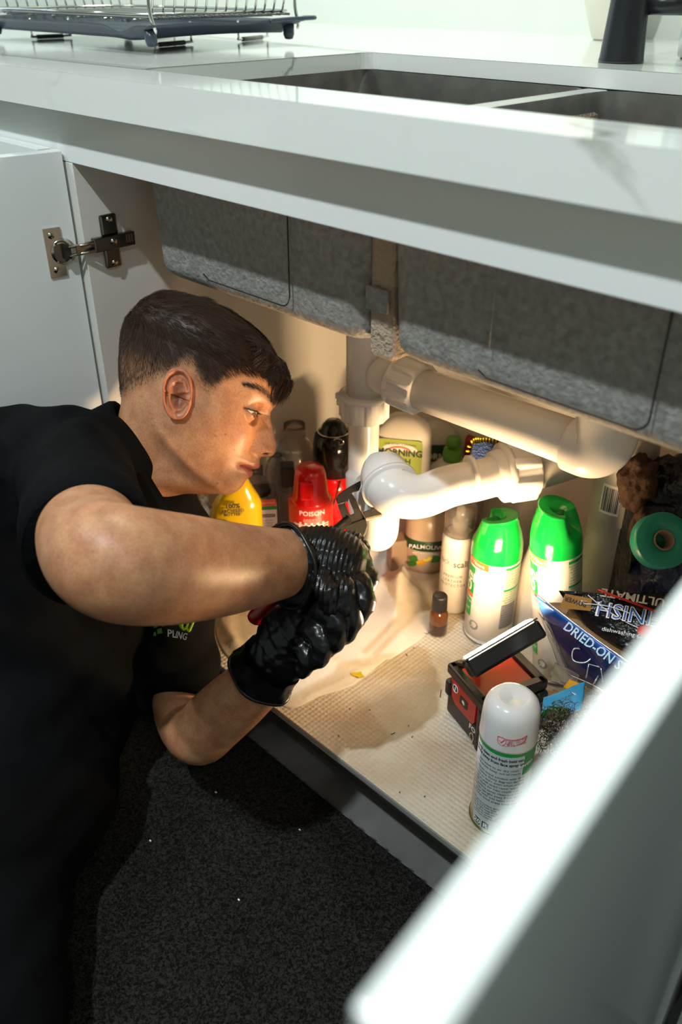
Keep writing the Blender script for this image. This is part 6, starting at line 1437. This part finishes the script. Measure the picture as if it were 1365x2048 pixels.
hmb = MB(); hmb.add(np.array(hm_[0]), hm_[1], True)
# dark under-layer so that the scalp does not shine through the longer top hair
cap_i = hg_ > 40; V = []
HVn = HV.copy(); nn_ = NN.copy(); sgn = np.sign(((HV - ctr) * NN).sum(-1)); nn_ *= sgn[..., None]
cover = sstep(28, 92, hG + 0.12 * np.maximum(0, fG)) * sstep(0, 18, hG - hairline(fG) - 4)
HVn = HV + nn_ * (cover * 5.0)[..., None] - nn_ * ((1 - cover) * 1.5)[..., None]
rows = np.where(cap_i)[0]; r0 = rows[0]; V = hw_(HVn[r0:].reshape(-1, 3)); nrr = nr - r0
hmb.add(V, [(i * nc + j, i * nc + (j + 1) % nc, (i + 1) * nc + (j + 1) % nc, (i + 1) * nc + j) for i in range(nrr - 1) for j in range(nc)] + [tuple((nrr - 1) * nc + j for j in range(nc))], True)
obj('hair', hmb, M['hair'], pr, label='short dark brown hair, faded at the sides, with a fringe')
# eyebrow hairs
for sg in (-1, 1):
    eb = [[], [], 0]
    for k in range(420):
        u = rh.random(); fx = 45 + 40 * u; hx = float(np.interp(fx, [40, 47, 60, 73, 84, 90], [33, 35.5, 38.5, 36.5, 28, 24])) + rh.normal() * float(np.interp(u, [0, .3, .8, 1], [.8, 2.0, 2.6, 2.0]))
        # find surface y for (f,h) on this side
        row = np.argmin(np.abs(hg_ - hx)); cols = np.where(yG[row] * sg > 5)[0]; cj = cols[np.argmin(np.abs(fG[row, cols] - fx))]; p = HV[row, cj]; n_ = nn_[row, cj]
        d_ = np.array([-0.75 if u < .8 else -0.2, sg * 0.35, 0.35 if u > .5 else 0.1]); d_ = d_ + rh.normal(size=3) * .15; d_ /= np.linalg.norm(d_)
        strand(eb, hw_(np.array([p, p + n_ * 1.0 + d_ * 2.0, p + n_ * .9 + d_ * 4.5])), 0.0002)
    q = MB(); q.add(np.array(eb[0]), eb[1], True); obj('eyebrow', q, M['brow'], pr)

# ---- voxel-remeshed clothing
def remeshed(mb, vox, smooth_it=6, disp=None, name='m', floor_clip=False):
    me0 = mb.mesh(name + '_src'); o = bpy.data.objects.new('tmp', me0); COL.objects.link(o)
    md = o.modifiers.new('r', 'REMESH'); md.mode = 'VOXEL'; md.voxel_size = vox
    sm_ = o.modifiers.new('s', 'SMOOTH'); sm_.factor = 0.5; sm_.iterations = smooth_it
    bpy.context.view_layer.update(); dg = bpy.context.evaluated_depsgraph_get(); ev = o.evaluated_get(dg); me1 = bpy.data.meshes.new_from_object(ev)
    me1.name = name; bpy.data.objects.remove(o); bpy.data.meshes.remove(me0)
    me1.polygons.foreach_set('use_smooth', np.ones(len(me1.polygons), bool))
    if disp is not None:
        n_ = len(me1.vertices); co = np.zeros(n_ * 3); me1.vertices.foreach_get('co', co); co = co.reshape(-1, 3)
        no = np.zeros(n_ * 3); me1.vertex_normals.foreach_get('vector', no); no = no.reshape(-1, 3)
        co = co + no * disp(co)[:, None]
        if floor_clip:
            co[:, 2] = np.maximum(co[:, 2], 0.0102 + 0.0005 * np.sin(co[:, 0] * 60))
            P0_ = np.array([-1.048, 0.026, 0]); s_ = (co - P0_) @ nL; u_ = (co - P0_) @ dL; push = np.where((u_ > -.02) & (u_ < .52), np.maximum(0, 0.004 - s_), 0); co = co + push[:, None] * nL
        me1.vertices.foreach_set('co', co.ravel()); me1.update()
    return me1
def folds(co):
    u = co @ RT; v = co @ UP; w_ = co @ FW
    return 0.0035 * np.sin(u * 34 + 2.0 * np.sin(v * 21)) * np.sin(v * 17 + 1.6 * np.sin(u * 19) + w_ * 12) + 0.0015 * np.sin(v * 90 + 3 * np.sin(u * 40))
sh = MB()
def L2(P, R_, n=32, flat=1.0, ref=None, round_ends=True, k=5, K_=1.0): return limb(P, R_, n, flat, ref, k, sh, round_ends, K_)
SHD = at(400, 1190, 1.25) - at(160, 960, 1.03); SHD /= np.linalg.norm(SHD)
# trunk, wide across the shoulders, thin front to back
L2([(225, 985, 1.18), (200, 1040, 1.16), (185, 1110, 1.18), (150, 1230, 1.19), (110, 1370, 1.165), (65, 1500, 1.12), (10, 1620, 1.07)], [.085, .140, .160, .150, .140, .125, .120], 44, flat=.72, ref=SHD)
L2([(60, 915, 1.10), (110, 912, 1.08), (170, 920, 1.09), (230, 940, 1.12), (290, 1010, 1.18), (350, 1120, 1.23), (360, 1210, 1.24)], [.068, .066, .064, .066, .074, .070, .058], 36)
L2([(-30, 960, 1.14), (20, 922, 1.11), (90, 915, 1.10), (150, 925, 1.09)], [.08, .072, .066, .06], 30)
L2([(-30, 1000, 1.08), (10, 1150, 1.12), (20, 1350, 1.13), (0, 1560, 1.08)], [.10, .12, .12, .12], 30)
# chest / far shoulder seen under the forearm
L2([(290, 1100, 1.22), (325, 1200, 1.22), (338, 1290, 1.21), (310, 1350, 1.22)], [.070, .066, .062, .055], 30)
# sleeves
L2([(140, 925, 1.06), (152, 965, 1.00), (160, 1010, .935), (170, 1050, .885), (177, 1082, .850)], [.070, .070, .067, .065, .064], 48, round_ends=False, K_=AK)
L2([(362, 1200, 1.21), (362, 1280, 1.185), (365, 1340, 1.165), (365, 1392, 1.145)], [.050, .050, .050, .050], 40, round_ends=False, K_=AK)
shm = remeshed(sh, 0.0042, 5, folds, 'shirt', True)
so = obj('polo_shirt', shm, M['shirt'], pr, label='black short-sleeved polo shirt')
# sleeve hems: thin open rings round each arm
def hem(P0, P1, r_, th=0.0016):
    q = MB(); r_ *= AK; a = atp(*P0); b = atp(*P1); d_ = (b - a); d_ /= np.linalg.norm(d_)
    tube(q, [a, b, b, a, a], [r_ - .0005, r_, r_ - th * 2.2, r_ - th * 2.2, r_ - .0005], 56, caps=False); return q
obj('sleeve_hem', hem((170, 1050, .885), (180, 1093, .838), .0665), M['shirt'], so); obj('sleeve_hem', hem((368, 1372, 1.15), (364, 1402, 1.14), .0535), M['shirt'], so)
# collar: folded band standing round the neck
cr = MB(); NA = 60; V = []
cA = hw_((-108, -0, -50)); 
cpts_in = []
def neckring(h, grow, tiltf=0.0):
    out = []
    for j in range(NA):
        s = -1 + 2 * j / NA; f1, y1, h1 = head_pos(np.array(s), np.array(float(h))); c0 = float(T_('c', h)); ff = c0 + (float(f1) - c0) * grow; yy = float(y1) * grow
        hh = h + tiltf * (ff - c0)
        out.append((ff, yy, hh))
    return out
rings = [neckring(-160, 1.26, -.90), neckring(-120, 1.13, -.78), neckring(-111, 1.08, -.76), neckring(-108, 1.12, -.76), neckring(-117, 1.22, -.82), neckring(-150, 1.44, -.95)]
for R__ in rings: V += R__
Fc = [(i * NA + j, i * NA + (j + 1) % NA, (i + 1) * NA + (j + 1) % NA, (i + 1) * NA + j) for i in range(len(rings) - 1) for j in range(NA)]
cr.add(hw_(np.array(V)), Fc, True); obj('collar', cr, M['shirt'], so)
# logo on the chest
q = MB(); lu = RT * .90 - UP * .10 ; lv = UP * .99 + RT * .05
C0 = at(362, 1272, 1.128)
put_text(q, 'PL', 0.0135, at(344, 1268, 1.125), RT * .97 - UP * .16, UP, 0, bold=.01, sx=.95); put_text(q, 'ING', 0.0125, at(363, 1272, 1.125), RT * .97 - UP * .22, UP + RT * .28, 0, bold=.01, sx=.72)
obj('shirt_letters', q, c('shirt_print', (0.65, 0.65, 0.66), .6), so)
q = MB()
tube(q, smooth_path([at(x, y, 1.122) for x, y in ((368, 1240), (364, 1252), (369, 1259), (376, 1250), (378, 1242), (374, 1254), (378, 1262), (384, 1250), (388, 1240))], 5), .0019, 6)
tube(q, smooth_path([at(x, y, 1.122) for x, y in ((362, 1240), (360, 1250), (363, 1256))], 5), .0012, 6)
obj('logo_script', q, M['neon'], so)
q = MB()
for (x, y, w1, h1) in ((312, 1250, 8, 12), (320, 1262, 10, 12), (310, 1268, 5, 9), (327, 1250, 5, 8), (345, 1248, 4, 7)):
    prism(q, [(-w1 / 2 / 1500, -h1 / 2 / 1500), (w1 / 2 / 1500, -h1 / 3 / 1500), (w1 / 3 / 1500, h1 / 2 / 1500), (-w1 / 2 / 1500, h1 / 3 / 1500)], 0, .0006, at(x, y, 1.124), RT, UP, -FW)
obj('logo_figure', q, M['dull_green'], so)
# trousers: hips on the heels, thigh and shin along the left edge of the frame
tr2 = MB()
def L3(P, R_, n=28, flat=1.0, k=5): return limb(P, R_, n, flat, None, k, tr2, True)
L3([(40, 1570, 1.09), (0, 1640, 1.055), (-50, 1700, 1.02)], [.125, .12, .11])
L3([(-10, 1660, 1.045), (-5, 1760, 1.005), (5, 1900, .94), (20, 2060, .885)], [.095, .085, .072, .060])
L3([(20, 2060, .885), (-60, 2080, .88), (-250, 2000, .93)], [.058, .050, .042])
L3([(-120, 1700, 1.04), (-150, 1850, .97), (-180, 2000, .92)], [.085, .075, .060])
trm_ = remeshed(tr2, 0.007, 5, folds, 'trousers', True); obj('trousers', trm_, M['trouser'], pr, label='black work trousers, kneeling')

# ---- gloves
def hand(label, palm, fingers, cuff, wr_axis, amp, pitch, fold_span, webs=()):
    mb = MB()
    for P, R_, fl, rf in palm:
        Pw = np.array([atp(*p) for p in P]); Q = smooth_path(Pw, 5); r_ = AK * np.interp(np.arange(len(Q)), np.arange(len(P)) * 5, R_); tube(mb, Q, r_, 36, flat=fl, ref=rf, round_ends=True)
    for P, R_ in fingers:
        Pw = np.array([atp(*p) for p in P]); Q = smooth_path(Pw, 5); r_ = AK * np.interp(np.arange(len(Q)), np.arange(len(P)) * 5, R_)
        r_ = r_ * (1 + 0.05 * np.cos(np.arange(len(Q)) / 5 * 2 * math.pi)); tube(mb, Q, r_, 20, round_ends=True)
    a = np.array(atp(*wr_axis[0])); b = np.array(atp(*wr_axis[1])); ax_ = (b - a); L_ = np.linalg.norm(ax_); ax_ /= L_
    side = np.cross(ax_, FW)
    def dsp(co):
        t_ = (co - a) @ ax_; u = (co - a) @ side; w_ = (co - a) @ FW
        ph = t_ / pitch * 2 * math.pi + 1.6 * np.sin(u * 55 + 1) + 1.1 * np.sin(w_ * 45) + 0.35 * np.sin(t_ * 150 + u * 80)
        msk_ = sstep(fold_span[0], fold_span[0] + .012, t_) * (1 - sstep(fold_span[1] - .02, fold_span[1], t_))
        ridge = (0.5 + 0.5 * np.sin(ph)) ** 3
        return amp * msk_ * (ridge - .3) + 0.0007 * np.sin(t_ * 190 + 3 * np.sin(u * 120)) * np.sin(u * 210 + 2 * np.sin(t_ * 110))
    me1 = remeshed(mb, 0.0014, 3, dsp, 'glove'); go = obj('glove', me1, M['glove'], pr, label=label)
    cp_ = MB(); c0, c1, r0, r1, fl, tl_ = cuff; A_ = atp(*c0); B_ = atp(*c1); r0 *= AK; r1 *= AK; d_ = B_ - A_; n_ = 64
    def rf(an, i): return 1 + 0.035 * np.sin(an * 5 + i) + 0.03 * np.sin(an * 9 + 2 * i)
    tube(cp_, [A_, A_ + d_ * .12, A_ + d_ * .5, B_], [r0, r0 * 1.02, (r0 + r1) / 2 * .97, r1], n_, caps=False, flat=fl, ref=tl_, rfun=rf)
    tube(cp_, [A_ + d_ * .02, A_, A_ + d_ * .02, A_ + d_ * .3], [r0 * .985, r0 * .965, r0 * .94, r0 * .90], n_, caps=False, flat=fl, ref=tl_, rfun=rf)
    obj('cuff', cp_, M['glove'], go)
    rg = MB(); T1 = d_ / np.linalg.norm(d_); nn1 = np.array(tl_, float); nn1 = nn1 - T1 * (nn1 @ T1); nn1 /= np.linalg.norm(nn1); bb1 = np.cross(T1, nn1)
    tube(rg, [A_ + nn1 * math.cos(t_) * r0 * (1 + .035 * math.sin(t_ * 5)) + bb1 * math.sin(t_) * r0 * fl * (1 + .035 * math.sin(t_ * 5)) for t_ in np.linspace(0, 2 * math.pi, 73)[:-1]], 0.0025, 8, True)
    obj('rolled_rim', rg, M['glove'], go)
    return go
hand('black glove with ribbed wrinkles over the back of the upper hand',
     [([(570, 1122, .955), (610, 1122, .945), (650, 1125, .94), (685, 1132, .945)], [.036, .0385, .040, .037], .72, UP),
      ([(670, 1095, .965), (702, 1115, .965), (715, 1150, .955)], [.022, .022, .020], 1, UP)],
     [([(685, 1120, .955), (718, 1135, .958), (736, 1156, .955), (733, 1172, .957)], [.015, .0140, .0130, .0115]),
      ([(695, 1150, .94), (718, 1172, .935), (726, 1205, .932), (710, 1234, .938)], [.016, .0150, .0145, .0130]),
      ([(670, 1150, .93), (686, 1180, .918), (692, 1212, .918), (684, 1238, .925)], [.0155, .0145, .0125, .0105]),
      ([(640, 1155, .92), (656, 1185, .908), (662, 1212, .912)], [.015, .0135, .0110]),
      ([(680, 1090, .985), (707, 1085, 1.00), (720, 1098, 1.0), (718, 1118, .995)], [.014, .0130, .0120, .0100])],
     ((572, 1132, .934), (604, 1126, .952), .0460, .0375, .95, UP), ((550, 1125, .95), (695, 1150, .94)), 0.0018, 0.0056, (0.024, 0.104))
hand('black glove with curled fingers on the lower hand',
     [([(522, 1350, 1.0), (555, 1315, .985), (592, 1280, .975), (630, 1250, .965)], [.032, .036, .040, .037], .68, (UP * .65 + RT * -.75)),
      ([(555, 1265, .985), (590, 1235, .975), (620, 1215, .965)], [.024, .024, .022], 1, UP)],
     [([(635, 1222, .955), (668, 1196, .935), (692, 1205, .922), (703, 1240, .925), (690, 1268, .935)], [.0155, .0150, .0140, .0130, .0115]),
      ([(625, 1240, .955), (655, 1222, .925), (672, 1245, .918), (668, 1280, .928), (650, 1300, .94)], [.0155, .0150, .0140, .0130, .0110]),
      ([(605, 1265, .96), (632, 1262, .935), (645, 1288, .928), (636, 1315, .935), (616, 1322, .945)], [.0150, .0145, .0135, .0125, .0105]),
      ([(585, 1292, .965), (606, 1296, .945), (616, 1320, .94), (606, 1340, .95)], [.0140, .0130, .0115, .0095]),
      ([(560, 1240, .99), (595, 1212, .985), (640, 1200, .98), (670, 1196, .985)], [.0165, .0150, .0135, .0110])],
     ((522, 1352, 1.005), (546, 1322, .985), .0405, .0375, .86, (UP * .65 + RT * -.75)), ((520, 1350, .985), (660, 1230, .955)), 0.0005, 0.016, (0.02, 0.11))

# ================================================================== pliers
pl = thing('adjustable_pliers', 'black-jawed slip joint pliers with red handle grips gripping the trap nut', 'pliers', at(700, 1050, 1.0))
def pat(px, py): # plane of the pliers: a gently receding plane
    return at(px, py, 1.070 + (px - 600) * 0.0006)
def plate(poly, d0, d1, mt, nm, hole=None, par=None):
    q = MB(); F0 = [pat(*p) - FW * d0 for p in poly]; F1 = [pat(*p) - FW * d1 for p in poly]; n = len(poly)
    if hole is None: q.add(np.array(F0 + F1), [tuple(range(n)), tuple(range(n, 2 * n))[::-1]] + [(i, n + i, n + (i + 1) % n, (i + 1) % n) for i in range(n)], False)
    else:
        H0 = [pat(*p) - FW * d0 for p in hole]; H1 = [pat(*p) - FW * d1 for p in hole]
        q.add(np.array(F0 + F1 + H0 + H1), [(i, (i + 1) % n, 2 * n + (i + 1) % n, 2 * n + i) for i in range(n)] + [(n + i, 3 * n + i, 3 * n + (i + 1) % n, n + (i + 1) % n) for i in range(n)] + [(i, n + i, n + (i + 1) % n, (i + 1) % n) for i in range(n)] + [(2 * n + i, 2 * n + (i + 1) % n, 3 * n + (i + 1) % n, 3 * n + i) for i in range(n)], False)
    o = obj(nm, q, mt, par or pl); b = o.modifiers.new('b', 'BEVEL'); b.width = .0010; b.segments = 2; b.limit_method = 'ANGLE'; return o
gm = mat('forged_black_steel', (0.022, 0.020, 0.018), 0.36, 0.6, bump=('noise', 120, .5, .002)); wm = mat('worn_steel_edge', (0.34, 0.28, 0.20), .35, .9)
plate([(676, 1010), (674, 992), (686, 982), (702, 972), (722, 961), (722, 972), (718, 982), (706, 985), (700, 990), (696, 1004)], -.005, .007, gm, 'upper_jaw')
plate([(672, 998), (680, 986), (702, 984), (712, 998), (720, 1018), (728, 1033), (732, 1040), (696, 1056), (688, 1044), (680, 1022)], -.008, .003, gm, 'slotted_body', [(689, 1000), (691, 996), (697, 995), (699, 1000), (703, 1011), (708, 1022), (709, 1027), (701, 1030), (698, 1026), (693, 1013)])
plate([(726, 1024), (745, 1018), (758, 1010), (776, 1010), (787, 1017), (776, 1026), (755, 1031), (732, 1037)], -.006, .008, gm, 'lower_jaw')
plate([(730, 1036), (756, 1030), (776, 1025), (786, 1018), (778, 1029), (757, 1035), (733, 1042)], -.0065, .0085, wm, 'lower_jaw_edge')
plate([(690, 1052), (732, 1036), (735, 1050), (731, 1064), (722, 1082), (700, 1086)], -.008, .005, gm, 'pivot_block')
plate([(733, 1040), (736, 1052), (732, 1066), (724, 1084), (717, 1084), (727, 1060), (730, 1044)], -.0085, .0045, wm, 'pivot_edge')
q = MB(); tube(q, [pat(697, 1040), pat(670, 1062), pat(645, 1085), pat(615, 1120)], [.0075, .0075, .007, .007], 16, flat=.7); obj('handle_shaft', q, gm, pl)
q = MB(); tube(q, [pat(712, 1075), pat(690, 1105), pat(650, 1150)], [.009, .008, .007], 16, flat=.7); obj('handle_shaft', q, gm, pl)
q = MB(); P = smooth_path([atp(640, 1120, .975), atp(605, 1155, .985), atp(562, 1190, 1.0), atp(540, 1207, 1.005), atp(512, 1236, 1.01)], 6); tube(q, P, np.interp(np.arange(len(P)), [0, 10, 18, len(P) - 1], [.009, .010, .0125, .0115]), 20, flat=.75, round_ends=True); obj('handle_grip', q, mat('glossy_red_grip', (0.36, 0.006, 0.004), .22, coat=.5), pl, label='red rubber handle grip')
